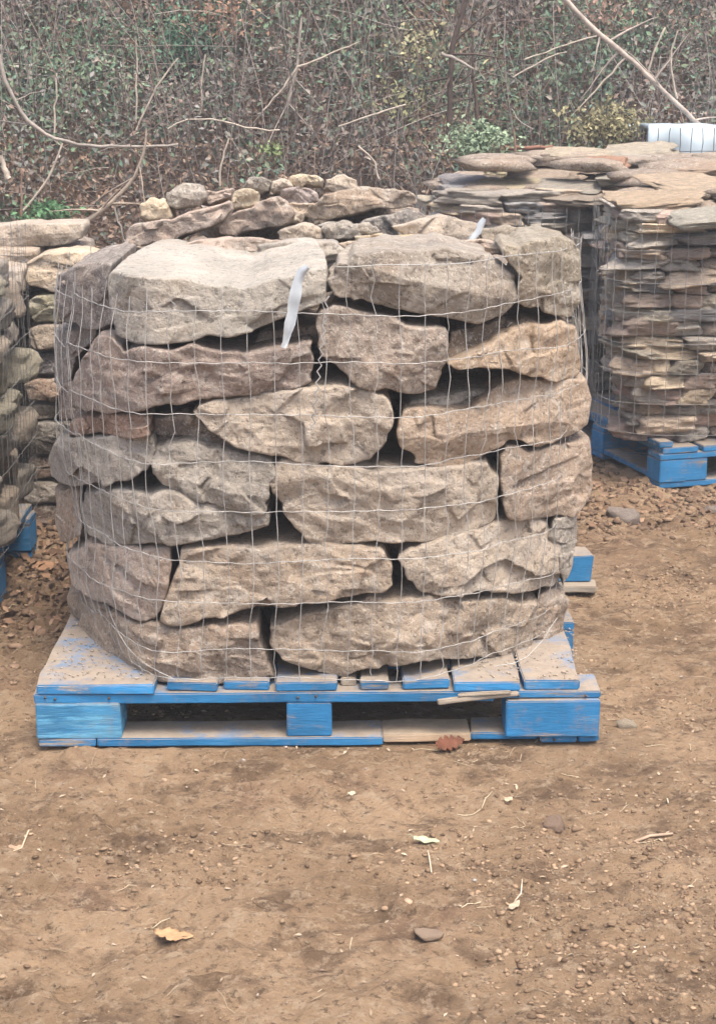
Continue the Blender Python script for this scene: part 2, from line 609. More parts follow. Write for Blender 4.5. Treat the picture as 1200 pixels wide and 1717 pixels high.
def rock_geo(seed, sub=4, planes=12, box=0.8, noise=0.05, flat=1.0):
    """a broken stone about 2 x 2 x 2 in size: intersection of tilted planes, rounded and roughened"""
    rs = np.random.default_rng(seed)
    d, F = ico(sub)
    N, C = [], []
    for ax in range(3):
        for s in (-1, 1):
            nn = np.zeros(3)
            nn[ax] = s
            nn += rs.normal(0, 0.16 if ax != 2 else 0.07, 3)
            N.append(nn / np.linalg.norm(nn))
            C.append(rs.uniform(0.86, 1.0))
    for _ in range(planes):
        nn = rs.normal(0, 1, 3) * (1, 1, 0.7)
        nn /= np.linalg.norm(nn)
        N.append(nn)
        C.append(rs.uniform(box, box + 0.5))
    N, C = np.array(N), np.array(C)
    dot = np.clip(d @ N.T, 1e-3, None)
    q = C[None, :] / dot
    p = 34.0
    r = (np.sum(q ** -p, axis=1)) ** (-1 / p)
    V = d * r[:, None]
    if flat > 1:
        an = np.arctan2(V[:, 1], V[:, 0])
        lay = np.floor(V[:, 2] * 2.5 + 0.5)
        k2 = fbm(np.stack([np.cos(an) * 1.6, np.sin(an) * 1.6, lay * 3.3], 1), 1.3, 2, seed + 5)
        V = V * np.stack([1 + 0.11 * k2, 1 + 0.11 * k2, np.ones(len(V))], 1)
    V = V * (1 + noise * 0.7 * fbm(V, 1.8, 3, seed)[:, None] + noise * 0.45 * fbm(V * (1, 1, flat), 6, 3, seed + 1)[:, None])
    return V, F


# ---- stones of the main stack, course by course (outlines on the stack's front face)
T, B_, G_, W_ = (0.385, 0.315, 0.25), (0.335, 0.265, 0.21), (0.34, 0.31, 0.275), (0.45, 0.385, 0.32)
PK = (0.43, 0.35, 0.30)
MG = 'large quarried stones stacked on the front blue pallet'
main = [
 # --- bottom course
 ([(128,1050),(135,1035),(190,1028),(230,1045),(300,1058),(380,1047),(432,1042),(442,1090),(462,1142),(380,1147),(270,1145),(190,1138),(140,1118),(128,1085)],
  'wide squarish brown stone at the bottom left, resting on the blue pallet', B_, {}),
 ([(450,1052),(500,1037),(560,1022),(620,1006),(700,1003),(780,1006),(860,1008),(904,1012),(906,1040),(895,1075),(880,1108),(800,1103),(700,1107),(620,1122),(560,1138),(520,1128),(470,1106),(448,1082)],
  'longest stone of the bottom row, humped, right of the dark gap', T, {}),
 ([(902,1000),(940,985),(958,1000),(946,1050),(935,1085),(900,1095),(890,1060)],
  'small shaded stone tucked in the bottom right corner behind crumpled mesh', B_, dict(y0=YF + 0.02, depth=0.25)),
 # --- sixth course
 ([(112,935),(150,915),(215,915),(283,920),(285,962),(275,1010),(258,1045),(228,1042),(182,1012),(140,997),(118,980)],
  'wedge stone with a pale chipped point above the bottom left stone', PK, dict(bulge=0.05)),
 ([(300,920),(400,914),(500,914),(600,918),(642,920),(656,950),(655,985),(600,998),(540,1010),(460,1017),(400,1025),(340,1036),(300,1050),(270,1040),(276,1010),(290,960)],
  'long flat-topped stone crossing the stack just above the bottom row', T, dict(bulge=0.035)),
 ([(690,922),(750,905),(830,883),(872,868),(915,880),(940,905),(946,960),(930,987),(880,992),(800,990),(740,1002),(697,987),(680,962),(662,937)],
  'pointed-top stone with a faint curved crack above the longest bottom stone', W_, dict(bulge=0.04)),
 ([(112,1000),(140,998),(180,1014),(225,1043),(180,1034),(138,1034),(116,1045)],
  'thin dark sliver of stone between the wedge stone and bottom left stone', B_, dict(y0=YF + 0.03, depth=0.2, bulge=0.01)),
 # --- fifth course
 ([(140,830),(170,818),(230,820),(290,825),(345,842),(400,852),(456,862),(452,882),(400,898),(330,908),(250,913),(170,915),(145,900),(136,862)],
  'blunt stone tapering to a thin tip at its right, left side fifth row', G_, dict(bulge=0.04)),
 ([(90,822),(132,820),(134,860),(140,900),(105,908),(93,870)],
  'narrow shaded end stone left of the tapering stone', B_, dict(y0=YF + 0.02, depth=0.25)),
 ([(465,775),(500,767),(560,777),(640,788),(700,790),(760,782),(818,778),(834,800),(838,850),(832,880),(790,900),(740,910),(650,916),(580,920),(520,920),(490,888),(470,850),(452,822),(453,797)],
  'big pinkish tan block at the centre, straight top and slanted left end', W_, dict(bulge=0.045)),
 ([(838,770),(860,752),(900,755),(945,748),(988,742),(993,790),(990,830),(960,866),(900,872),(846,866),(842,820)],
  'two-toned stone, brown and pale grey, right of the pinkish tan block', B_, dict(bulge=0.03)),
 ([(930,870),(966,864),(968,905),(960,950),(942,978),(936,940),(918,900)],
  'greenish grey corner stone below the two-toned stone at the right edge', G_, dict(bulge=0.02, depth=0.3, y0=YF + 0.01)),
 # --- fourth course
 ([(78,778),(84,752),(110,735),(160,733),(230,730),(252,737),(256,765),(250,790),(215,805),(150,812),(100,813),(82,802)],
  'rounded grey stone bulging farthest out on the left side of the stack', G_, dict(bulge=0.05)),
 ([(258,752),(300,745),(350,752),(400,757),(458,767),(463,785),(452,820),(448,852),(420,860),(370,850),(310,836),(267,815),(252,795)],
  'square grey-brown stone between the bulging left stone and central block', G_, dict(bulge=0.035)),
 ([(110,730),(116,708),(160,695),(235,695),(252,705),(252,730),(160,728)],
  'reddish brown stone with a ragged face above the bulging left stone', (0.30, 0.20, 0.15), dict(bulge=0.02)),
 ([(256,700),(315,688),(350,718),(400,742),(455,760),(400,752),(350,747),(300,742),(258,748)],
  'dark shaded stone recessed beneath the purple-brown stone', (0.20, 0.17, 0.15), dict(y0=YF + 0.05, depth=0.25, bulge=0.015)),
 ([(322,690),(345,676),(400,664),(470,655),(560,645),(622,650),(648,670),(656,700),(650,740),(620,770),(570,783),(500,776),(420,756),(380,740),(345,716)],
  'tan boat-shaped stone with a long horizontal ledge across its face', W_, dict(bulge=0.045)),
 ([(662,708),(675,690),(740,688),(790,690),(830,655),(868,641),(930,641),(984,640),(993,672),(986,715),(930,745),(900,753),(862,741),(830,757),(790,780),(735,789),(700,786),(682,760),(664,742)],
  'large orange and grey stone reaching the right edge, notched underneath', (0.41, 0.32, 0.245), dict(bulge=0.055)),
 ([(690,672),(735,662),(800,655),(850,648),(800,690),(740,684),(680,686)],
  'grey ledge stone in shade between mottled stone and orange stone', G_, dict(y0=YF + 0.07, depth=0.25, bulge=0.01)),
 # --- second course
 ([(118,680),(120,642),(138,603),(165,563),(187,562),(205,588),(240,580),(320,577),(400,585),(470,582),(526,572),(531,610),(525,640),(490,655),(430,665),(355,666),(330,672),(260,680),(200,690),(145,690)],
  'long purple-brown stone with a rusty red patch, left half second row', (0.31, 0.25, 0.22), dict(bulge=0.04)),
 ([(538,520),(560,514),(640,533),(700,545),(747,552),(753,580),(741,620),(731,656),(695,662),(640,655),(590,640),(562,612),(536,590),(530,550)],
  'mottled stone with pink and green lichen patches under the oval stone', (0.37, 0.31, 0.265), dict(bulge=0.04)),
 ([(748,607),(800,586),(845,560),(880,545),(940,540),(967,548),(973,600),(971,632),(930,641),(890,632),(850,616),(800,612),(765,618)],
  'orange-tan wedge stone with a ridged face at the right, second row', (0.44, 0.34, 0.25), dict(bulge=0.045)),
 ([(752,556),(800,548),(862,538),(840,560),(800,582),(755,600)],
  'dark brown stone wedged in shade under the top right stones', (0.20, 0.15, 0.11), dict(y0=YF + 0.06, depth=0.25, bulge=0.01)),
 ([(430,560),(470,552),(520,545),(540,535),(535,572),(470,585),(430,586)],
  'pinkish ledge of stone behind the lower end of the white ribbon', PK, dict(y0=YF + 0.13, depth=0.3, bulge=0.01)),
 # --- top course
 ([(180,462),(186,455),(230,462),(300,468),(380,478),(410,484),(440,472),(500,458),(545,450),(548,505),(500,524),(420,556),(330,571),(230,576),(194,562),(184,510)],
  'huge pale flat-topped slab covering the left of the top row', (0.42, 0.395, 0.355), dict(depth=0.62, rough=0.6, bulge=0.014, rnd=0.004, taper=0.22, lift=0.02)),
 ([(550,470),(565,440),(600,424),(660,416),(750,416),(832,428),(864,462),(870,500),(845,530),(800,545),(740,536),(650,516),(590,506),(556,495)],
  'large oval grey stone with fine bedding lines, middle of top row', (0.33, 0.295, 0.255), dict(depth=0.45, bulge=0.05, taper=0.2)),
 ([(842,420),(880,405),(930,398),(962,408),(976,432),(976,500),(962,535),(930,531),(885,522),(866,505),(872,465)],
  'grey ridged corner stone at the top right, ribbed by close wires', (0.32, 0.285, 0.23), dict(depth=0.42, bulge=0.035, taper=0.2)),
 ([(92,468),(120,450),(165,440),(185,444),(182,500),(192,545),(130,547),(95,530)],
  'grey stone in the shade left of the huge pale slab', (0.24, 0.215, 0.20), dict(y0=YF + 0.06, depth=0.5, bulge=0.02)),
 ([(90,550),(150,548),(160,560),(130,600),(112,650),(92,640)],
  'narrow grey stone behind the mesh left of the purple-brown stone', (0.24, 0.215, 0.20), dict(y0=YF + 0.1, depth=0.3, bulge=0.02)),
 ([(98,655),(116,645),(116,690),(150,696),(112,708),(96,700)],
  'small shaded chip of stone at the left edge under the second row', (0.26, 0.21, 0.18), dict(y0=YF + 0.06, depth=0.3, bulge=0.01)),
]
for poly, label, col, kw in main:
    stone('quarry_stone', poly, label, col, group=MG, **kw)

# second layer lying on top of the stack, behind the front row
tops = [
 ([(100,472),(150,448),(240,428),(262,420),(262,440),(200,452),(120,480)], 3.70, 0.25, 'thin tan slab slanting down to the left behind the huge pale slab', PK, 0.02),
 ([(236,424),(330,404),(420,398),(470,402),(474,424),(400,430),(300,438),(240,440)], 3.86, 0.25, 'long pinkish slab lying behind the huge pale slab', PK, 0.02),
 ([(430,412),(500,404),(560,408),(600,418),(590,440),(500,445),(440,432)], 3.82, 0.3, 'whitish flat stone on top between pale slab and oval stone', (0.40, 0.37, 0.33), 0.02),
 ([(590,396),(640,388),(700,392),(708,408),(650,416),(596,414)], 3.92, 0.2, 'small cream stone with a flat orange face on the stack top', (0.52, 0.42, 0.28), 0.01),
 ([(540,382),(575,368),(620,372),(640,388),(600,398),(548,402)], 4.0, 0.2, 'small rough grey lump at the back of the stack top', G_, 0.02),
 ([(655,380),(700,366),(760,364),(806,376),(800,400),(740,410),(690,408)], 3.95, 0.26, 'rounded pale stone lying left of the tied wire end', W_, 0.02),
 ([(808,384),(850,376),(920,382),(945,392),(940,410),(880,416),(815,412)], 3.92, 0.26, 'broad low stone lying right of the tied wire end', (0.36, 0.32, 0.26), 0.02),
 ([(470,386),(500,378),(540,384),(545,402),(500,408),(468,402)], 4.02, 0.15, 'small broken chip beside the rough grey lump on top', W_, 0.01),
 ([(560,408),(620,404),(700,410),(760,414),(700,428),(600,430)], 3.72, 0.25, 'flat dusty stone just behind the oval grey stone', T, 0.01),
 ([(760,404),(840,400),(900,404),(880,424),(800,428)], 3.72, 0.2, 'pinkish flat stone filling the top behind the ridged corner stone', PK, 0.01),
]
for poly, y0, dp, label, col, bu in tops:
    stone('quarry_stone', poly, label, col, y0=y0, depth=dp, bulge=bu, group=MG, curved=False, n=110, taper=0.45, lift=-0.02)


def merged_rocks(name, items, mat, label, cat=None, sub=2):
    """items: (centre, half sizes, euler z, seed) - joined into one object of stuff"""
    VV, FF, off = [], [], 0
    for cpos, hs, rz, sd_ in items:
        V, F = rock_geo(sd_, sub, 8, 0.85, 0.03)
        V = V * np.array(hs)
        cz, sz = math.cos(rz), math.sin(rz)
        V = np.stack([V[:, 0] * cz - V[:, 1] * sz, V[:, 0] * sz + V[:, 1] * cz, V[:, 2]], 1) + np.array(cpos)
        VV.append(V)
        FF.append(F + off)
        off += len(V)
    o = obj(name, mesh_fast(name, np.concatenate(VV), np.concatenate(FF), mat, True), col=(0.27, 0.22, 0.18))
    tag(o, label, cat, kind='stuff')
    return o


core = []
for zi in range(6):
    for xi in range(4):
        for yi in range(2):
            core.append(((-0.45 + xi * 0.245 + random.uniform(-.02, .02), 3.80 + yi * 0.26, 0.215 + zi * 0.125), (0.14, 0.15, 0.066), random.uniform(-.2, .2), 500 + zi * 20 + xi * 3 + yi))
merged_rocks('packed_stones', core, M_ROCK, 'stones packed inside and at the back of the front stack', 'stone')


# ------------------------------------------------------------------ wire mesh wraps
def smooth_path(pts, step):
    P = np.array(pts, float)
    n = len(P)
    out = []
    for i in range(n):
        p0, p1, p2, p3 = P[i - 1], P[i], P[(i + 1) % n], P[(i + 2) % n]
        for t in np.linspace(0, 1, 12, endpoint=False):
            out.append(0.5 * ((2 * p1) + (p2 - p0) * t + (2 * p0 - 5 * p1 + 4 * p2 - p3) * t * t + (3 * p1 - p0 - 3 * p2 + p3) * t ** 3))
    P = np.array(out)
    L = np.linalg.norm(np.roll(P, -1, 0) - P, axis=1).sum()
    return resample_closed(P, int(L / step))


fx = np.linspace(-0.61, 0.44, 24)
path = [(x, YF - 0.052 + float(plan_g(x)) + 0.018 * (x > 0.3)) for x in fx] + [(0.498, 3.66), (0.512, 3.82), (0.50, 4.06), (0.38, 4.24), (0.0, 4.29), (-0.44, 4.27), (-0.63, 4.14), (-0.685, 3.88), (-0.67, 3.66)]
NP_ = smooth_path(path, 0.0127)
cen = np.array([-0.05, 3.8])


def net_xy(idx, z, sd_):
    p = NP_[idx % len(NP_)]
    k = 1 + 0.0 * z
    tuck = np.clip((0.30 - z) / 0.16, 0, 1)
    side = np.clip(np.abs(p[..., 0] - cen[0]) / 0.5, 0, 1) ** 3
    k = 1 - 0.09 * tuck * side
    belly = 1 + 0.016 * np.sin(z * 11.0) * side
    q = cen + (p - cen) * (k * belly)[..., None]
    return q


net = tag(obj('wire_mesh', None, loc=(0, 3.8, 0.14)), 'crinkled galvanised wire mesh wrapped round the stack of large quarried stones', 'wire mesh')
net.empty_display_size = 0.2
LOC0 = np.array([0, 3.8, 0.14])
zs_h = [0.152, 0.215, 0.318, 0.418, 0.520, 0.622, 0.722, 0.826, 0.928]
nN = len(NP_)


def hz(zz, idx):
    """height of a horizontal wire: sags a little between stones"""
    return zz + 0.009 * fbm(np.stack([idx * 0.05, np.full(len(idx), zz * 9), np.zeros(len(idx))], 1), 1.0, 3, 77) + 0.001 * np.sin(idx * 1.571)


allidx = np.arange(0, nN, 1)
for zz in zs_h:
    q = net_xy(allidx, np.full(nN, zz), 1)
    nrm = (q - cen) / np.linalg.norm(q - cen, axis=1)[:, None]
    pn = np.stack([q[:, 0] * 6, q[:, 1] * 6, np.full(nN, zz * 7)], 1)
    q = q + nrm * (0.011 * fbm(pn, 1, 2, 5))[:, None]
    L = np.column_stack([q, hz(zz, allidx)])
    L = np.vstack([L, L[:2]]) - LOC0
    V, F = tubes([L], 0.00085)
    obj('horizontal_wire', mesh_fast('horizontal_wire', V, F, M_WIRE, True), net)
for kk in range(0, nN, 4):
    if kk % 4:
        continue
    if 0:
        continue
    zz = []
    for a, bb in zip(zs_h[:-1], zs_h[1:]):
        zz += [a, a + (bb - a) * 0.33, a + (bb - a) * 0.67]
    top_extra = 0.028 if kk % 3 else 0.05
    hi_ = NP_[kk][0] > -0.04 and NP_[kk][1] < 3.9
    if hi_:
        zz += [zs_h[-1], 0.960, 0.994, 1.020, 1.036]
    else:
        zz += [zs_h[-1], zs_h[-1] + top_extra * 0.6, zs_h[-1] + top_extra]
    zz = np.array(zz)
    ii = np.full(len(zz), kk)
    q = net_xy(ii, zz, 1)
    nrm = (q - cen) / np.linalg.norm(q - cen, axis=1)[:, None]
    tg = np.stack([-nrm[:, 1], nrm[:, 0]], 1)
    pn = np.stack([q[:, 0] * 6, q[:, 1] * 6, zz * 7], 1)
    q = q + nrm * (0.011 * fbm(pn, 1, 2, 5))[:, None]
    slant = 0.011 * fbm(np.column_stack([zz * 5, q[:, 0] * 2.5, np.zeros(len(zz))]), 1, 2, 8) + RNG.normal(0, 0.0011, len(zz))
    if RNG.random() < 0.35:
        slant += RNG.normal(0, 0.0035, len(zz))
    q = q + tg * slant[:, None]
    L = np.column_stack([q, zz]) - LOC0
    V, F = tubes([L], 0.00082)
    obj('vertical_wire', mesh_fast('vertical_wire', V, F, M_WIRE, True), net)
# one more horizontal wire over the taller right-hand part
sel = np.array([i_ for i_ in range(nN) if NP_[i_][0] > -0.045 and NP_[i_][1] < 3.9])
brk = np.where(np.diff(sel) > 1)[0]
if len(brk):
    sel = np.r_[sel[brk[0] + 1:], sel[:brk[0] + 1]]
q = net_xy(sel, np.full(len(sel), 1.02), 1)
nrm = (q - cen) / np.linalg.norm(q - cen, axis=1)[:, None]
q = q + nrm * (0.011 * fbm(np.stack([q[:, 0] * 6, q[:, 1] * 6, np.full(len(sel), 7.14)], 1), 1, 2, 5))[:, None]
V, F = tubes([np.column_stack([q, 1.022 + 0.006 * fbm(np.column_stack([q * 6, q[:, :1]]), 1, 2, 4)]) - LOC0], 0.00095)
obj('horizontal_wire', mesh_fast('horizontal_wire', V, F, M_WIRE, True), net)
# seam where the two ends of the mesh are twisted together, and loose ends
zz = np.linspace(0.70, 0.965, 24)
xx = -0.06 - 0.03 * (0.965 - zz) / 0.26 + 0.004 * np.where(np.arange(24) % 2, 1, -1)
L = np.column_stack([xx, np.full(24, YF - 0.07), zz]) - LOC0
V, F = tubes([L], 0.0015)
obj('twisted_seam', mesh_fast('twisted_seam', V, F, M_WIRE, True), net)
loose = []
for _ in range(1):
    p0 = np.array([0.455 + random.uniform(-.03, .02), 3.45 + random.uniform(0, .05), 0.21])
    p1 = np.array([0.27 + random.uniform(-.03, .03), 3.34, 0.155])
    t = np.linspace(0, 1, 9)[:, None]
    loose.append(p0 * (1 - t) + p1 * t + np.array([0, -0.035, -0.02]) * np.sin(t * math.pi) + RNG.normal(0, 0.0015, (9, 3)) - LOC0)
p0, p1 = np.array([-0.57, 3.5, 0.29]), np.array([-0.39, 3.27, 0.152])
t = np.linspace(0, 1, 9)[:, None]
loose.append(p0 * (1 - t) + p1 * t + np.array([-0.02, -0.02, -0.03]) * np.sin(t * math.pi) - LOC0)
for L in loose:
    V, F = tubes([L], 0.0010)
    obj('loose_wire', mesh_fast('loose_wire', V, F, M_WIRE, True), net)


def cage(name, path, z0, z1, label, yoff=0.0, step=0.05, mat=None, closed=False, r=0.0010):
    P = np.array(path, float)
    d = np.r_[0, np.cumsum(np.linalg.norm(np.diff(P, axis=0), axis=1))]
    m = int(d[-1] / 0.0125)
    t = np.linspace(0, d[-1], m)
    Q = np.stack([np.interp(t, d, P[:, 0]), np.interp(t, d, P[:, 1])], 1)
    Q[1:-1] = (Q[:-2] + Q[2:] + Q[1:-1]) / 3
    o = tag(obj(name, None, loc=(*Q[m // 2], z0)), label, 'wire mesh')
    L0 = np.array([*Q[m // 2], z0])
    H, Vt = [], []
    for z in np.arange(z0, z1 + 0.01, 0.1016):
        H.append(np.column_stack([Q + RNG.normal(0, 0.0012, Q.shape), np.full(m, z) + 0.006 * fbm(np.column_stack([Q * 5, np.full(m, z * 9)]), 1, 2, 3)]) - L0)
    for k in range(0, m, 4):
        z = np.arange(z0, z1 + 0.04, 0.034)
        q = np.repeat(Q[k][None], len(z), 0) + RNG.normal(0, 0.0016, (len(z), 2))
        Vt.append(np.column_stack([q, z]) - L0)
    V, F = tubes(H, r, 3)
    obj('horizontal_wires', mesh_fast('horizontal_wires', V, F, mat or M_WIRE2, True), o)
    V, F = tubes(Vt, r, 3)
    obj('vertical_wires', mesh_fast('vertical_wires', V, F, mat or M_WIRE2, True), o)
    for ch in o.children:
        ch['kind'] = 'stuff'
    return o


# white ribbon tied on the slab and the tied end further back
def ribbon(name, pts, width, label):
    P = np.array(pts, float)
    n_ = len(P)
    T_ = np.gradient(P, axis=0)
    T_ /= np.linalg.norm(T_, axis=1)[:, None]
    V = []
    for i_, p in enumerate(P):
        wv = width * (0.30 + 0.70 * math.sin(math.pi * min(0.93, (i_ + 0.7) / n_) ** 0.9)) * (1 + 0.12 * math.sin(i_ * 2.3))
        side = np.cross(T_[i_], (0.15, -1, 0.1 * math.sin(i_)))
        side /= np.linalg.norm(side)
        for s in (-1, -0.35, 0.3, 1):
            V.append(p + side * wv * s + np.array([0, -0.006 * math.cos(s * 2.2 + i_ * 0.5), 0]))
    V = np.array(V)
    V2 = V + np.array([0, 0.0012, 0])
    F = []
    for i_ in range(n_ - 1):
        for s in range(3):
            a = i_ * 4 + s
            F.append([a, a + 1, a + 5, a + 4])
            m_ = len(V)
            F.append([m_ + a + 4, m_ + a + 5, m_ + a + 1, m_ + a])
    org = P[-1]
    return tag(obj(name, mesh_fast(name, np.vstack([V, V2]) - org, np.array(F), M_PLASTIC, True), loc=tuple(org)), label, 'ribbon')


def P3(px, py, y):
    X, Z = atY(px, py, y)
    return (X, y, Z)


ribbon('plastic_ribbon', [P3(x, y, YF - 0.072 - 0.004 * math.sin(y * 0.13)) for x, y in ((516, 447), (505, 456), (499, 472), (496, 490), (492, 508), (490, 525), (486, 542), (482, 558), (479, 572), (475, 583))], 0.0115,
       'white plastic ribbon tied to the mesh and hanging over the dark gap')
ribbon('plastic_ribbon', [P3(x, y, 3.86) for x, y in ((812, 366), (806, 376), (802, 388), (794, 396), (786, 403))], 0.008,
       'short white ribbon scrap standing up at the back of the stack top')


# ------------------------------------------------------------------ pallets
def board_mesh(lx, ly, lz, seed, mat, rag=0.003, cuts=None):
    import bmesh
    bm = bmesh.new()
    bmesh.ops.create_cube(bm, size=1)
    bmesh.ops.scale(bm, vec=(lx, ly, lz), verts=bm.verts)
    ax = 0 if lx >= ly else 1
    edges = [e for e in bm.edges if abs((e.verts[0].co - e.verts[1].co)[ax]) > 0.5 * (lx, ly)[ax]]
    nc = max(1, min(14, int(max(lx, ly) / 0.07)))
    bmesh.ops.subdivide_edges(bm, edges=edges, cuts=nc, use_grid_fill=True)
    bmesh.ops.bevel(bm, geom=[e for e in bm.edges if e.calc_face_angle(0) > 1], offset=0.0025, segments=2, affect='EDGES')
    V = np.array([v.co[:] for v in bm.verts])
    N = fbm(V + seed * 2.3, 9, 3, seed)
    N2 = fbm(V + seed * 5.1, 40, 2, seed + 3)
    for v, a, c2 in zip(bm.verts, N, N2):
        s = v.co.copy()
        v.co.z += 0.5 * rag * a + 0.3 * rag * c2
        if ax == 0:
            v.co.y += rag * a * (1 if s.y > 0 else -1)
            v.co.x += rag * 1.0 * c2
        else:
            v.co.x += rag * a * (1 if s.x > 0 else -1)
            v.co.y += rag * 1.0 * c2
    me = bpy.data.meshes.new('board')
    bm.to_mesh(me)
    bm.free()
    me.materials.append(mat)
    return me


def part(name, parent, dims, loc, mat, rot=(0, 0, 0), rag=0.003, label=None):
    part.k += 1
    o = obj(name, board_mesh(*dims, part.k, mat, rag), parent, loc, rot)
    if label:
        o['label'] = label
    return o


part.k = 0


def pallet(loc, rz, label, wx=1.2, dy=1.0, mats=(M_BLUE, M_BLUEW, M_BLUED), detail=True, decks=None):
    r = tag(obj('wooden_pallet', None, loc=loc, rot=(0, 0, rz)), label, 'pallet', 'blue wooden pallets under the stone stacks')
    mb, mw, md = mats
    x0, x1 = -wx / 2, wx / 2
    # three bottom boards along X, nine blocks, three stringer boards, deck boards front to back
    for j, y in enumerate((0.05, dy / 2, dy - 0.05)):
        if j == 0 and decks:
            continue
        part('bottom_board', r, (wx, 0.095, 0.02), (0, y, 0.010), mb if j == 0 else mw)
    for y in (0.052, dy / 2, dy - 0.052):
        for x, bw in ((x0 + 0.09, 0.18), (0, 0.10), (x1 - 0.09, 0.18)):
            if decks and y < 0.1:
                continue
            part('block', r, (bw, 0.10, 0.078), (x, y, 0.0595), mb, rag=0.0015)
        if not (decks and y < 0.1):
            part('stringer_board', r, (wx, 0.10, 0.02), (0, y, 0.109), mw)
    if not decks:
        k = 8
        for i_ in range(k):
            bw = wx / k - 0.02
            part('deck_board', r, (bw, dy, 0.02), (x0 + (i_ + 0.5) * wx / k, dy / 2, 0.130), mw)
    return r


PX0, PX1 = -0.685, 0.520
main_p = pallet((-0.0825, 3.27, 0.0), 0.012, 'blue painted wooden pallet with splintered front boards under the large quarried stones', wx=1.205, dy=1.0, decks=True)
ox = -0.0825


def px2x(px):
    return (px - 600) / 2770 * 3.517 - ox


# deck boards with gaps as in the front edge
for k_, (a, b2, m_) in enumerate(((66, 262, M_BLUEW), (283, 366, M_BLUEW), (378, 452, M_BLUE), (462, 566, M_BLUEW), (606, 650, M_BLUEW), (674, 752, M_BLUEW), (762, 872, M_BLUEW), (880, 976, M_BLUEW))):
    xa, xb = px2x(a), px2x(b2)
    part('deck_board', main_p, (xb - xa, 0.995, 0.02), ((xa + xb) / 2, 0.50 + 0.006 * (k_ % 3), 0.1295 + 0.0015 * (k_ % 2)), m_, rot=(0, 0, random.uniform(-.006, .006)), rag=0.005)
# top covering of pale weathered wood and dirt in the visible corners
part('deck_board', main_p, (0.035, 0.97, 0.018), (px2x(575) + 0.012, 0.52, 0.129), M_BARE, rag=0.004)
# front stringer: cracked in two lengths
part('stringer_board', main_p, (0.975, 0.10, 0.023), (-0.115, 0.052, 0.1075), M_BLUE, rot=(0, -0.003, 0), rag=0.0035)
part('stringer_board', main_p, (0.222, 0.10, 0.016), (0.488, 0.055, 0.111), M_BLUEW, rag=0.003)
part('splinter', main_p, (0.17, 0.016, 0.010), (px2x(800), 0.003, 0.106), M_BARE, rot=(0, 0.10 * -1, 0.03), rag=0.006, label='grey split piece sticking out of the front edge')
part('splinter', main_p, (0.11, 0.012, 0.008), (px2x(812), -0.004, 0.119), M_BARE, rot=(0, -0.05, -0.03), rag=0.005)
part('block', main_p, (px2x(204) - px2x(63), 0.10, 0.080), ((px2x(204) + px2x(63)) / 2, 0.046, 0.0585), M_RUB, rag=0.0025, label='scuffed left block with pale rubbed marks')
part('block', main_p, (px2x(556) - px2x(481), 0.10, 0.077), ((px2x(556) + px2x(481)) / 2, 0.052, 0.058), M_BLUE, rag=0.001)
part('block', main_p, (px2x(1004) - px2x(847), 0.10, 0.082), ((px2x(1004) + px2x(847)) / 2, 0.042, 0.0605), M_BLUE, rag=0.001)
part('bottom_board', main_p, (px2x(160) - px2x(64), 0.10, 0.018), ((px2x(160) + px2x(64)) / 2, 0.046, 0.009), M_BLUEW, rag=0.003)
part('bottom_board', main_p, (px2x(640) - px2x(164), 0.10, 0.019), ((px2x(640) + px2x(164)) / 2, 0.046, 0.0095), M_BLUE, rag=0.003)
part('bottom_board', main_p, (px2x(790) - px2x(642), 0.085, 0.018), ((px2x(790) + px2x(642)) / 2, 0.054, 0.010), M_SPLIT, rot=(0, -0.012, 0), rag=0.005, label='pale split length of bottom board without paint')
part('bottom_board', main_p, (px2x(905) - px2x(792), 0.085, 0.016), ((px2x(905) + px2x(792)) / 2, 0.06, 0.012), M_BLUEW, rag=0.004)
part('bottom_board', main_p, (px2x(968) - px2x(908), 0.09, 0.018), ((px2x(968) + px2x(908)) / 2, 0.047, 0.010), M_BLUEW, rag=0.003)
part('bottom_board', main_p, (px2x(1006) - px2x(971), 0.09, 0.018), ((px2x(1006) + px2x(971)) / 2, 0.052, 0.011), M_BLUE, rag=0.003)
# pale rubbed paint marks on the left block
M_NAIL = flat_material('rusty_nail', (0.10, 0.075, 0.06), 0.6, 0.3, 40, 0.3)
for px, zz_ in ((80, 0.112), (96, 0.108), (186, 0.110), (500, 0.109), (530, 0.112), (868, 0.112), (980, 0.110), (92, 0.010), (180, 0.009), (505, 0.010), (532, 0.0085), (930, 0.010)):
    V, F = tubes([np.array([[0, -0.0045, 0], [0, -0.003, 0], [0, 0.004, 0]])], [np.array([0.0012, 0.0026, 0.0026])], 7)
    obj('nail_head', mesh_fast('nail_head', V, F, M_NAIL), main_p, loc=(px2x(px), -0.0005, zz_))
# earth caught on the deck corners
e_pallet = pallet((0.03, 4.42, 0.0), 0.0, 'blue pallet behind the front stack, one round-ended block showing at its right', wx=1.10)
# its right-hand block end and bottom board as seen past the front stack
o = part('block', e_pallet, (0.10, 0.10, 0.074), (0.566, -0.02, 0.060), M_BLUE, rag=0.008, label='worn block with rounded corners')
part('bottom_board', e_pallet, (0.18, 0.07, 0.018), (0.535, -0.075, 0.011), M_BARE, rag=0.006, label='grey unpainted end of the bottom board')

AYAW = 0.30
a_corner = (1.028, 5.46)
a_pallet = pallet((a_corner[0] + 0.6 * math.cos(AYAW), a_corner[1] + 0.6 * math.sin(AYAW), 0.0), AYAW, 'blue pallet turned at an angle under the tall flagstone stack at right', mats=(M_BLUE, M_BLUEW, M_BLUED))
part('bottom_board', a_pallet, (0.095, 1.0, 0.019), (-0.5475, 0.5, 0.0300), M_BLUEW, rag=0.003)
part('stringer_board', a_pallet, (0.05, 0.99, 0.02), (-0.577, 0.5, 0.1515), M_BLUEW, rag=0.004)


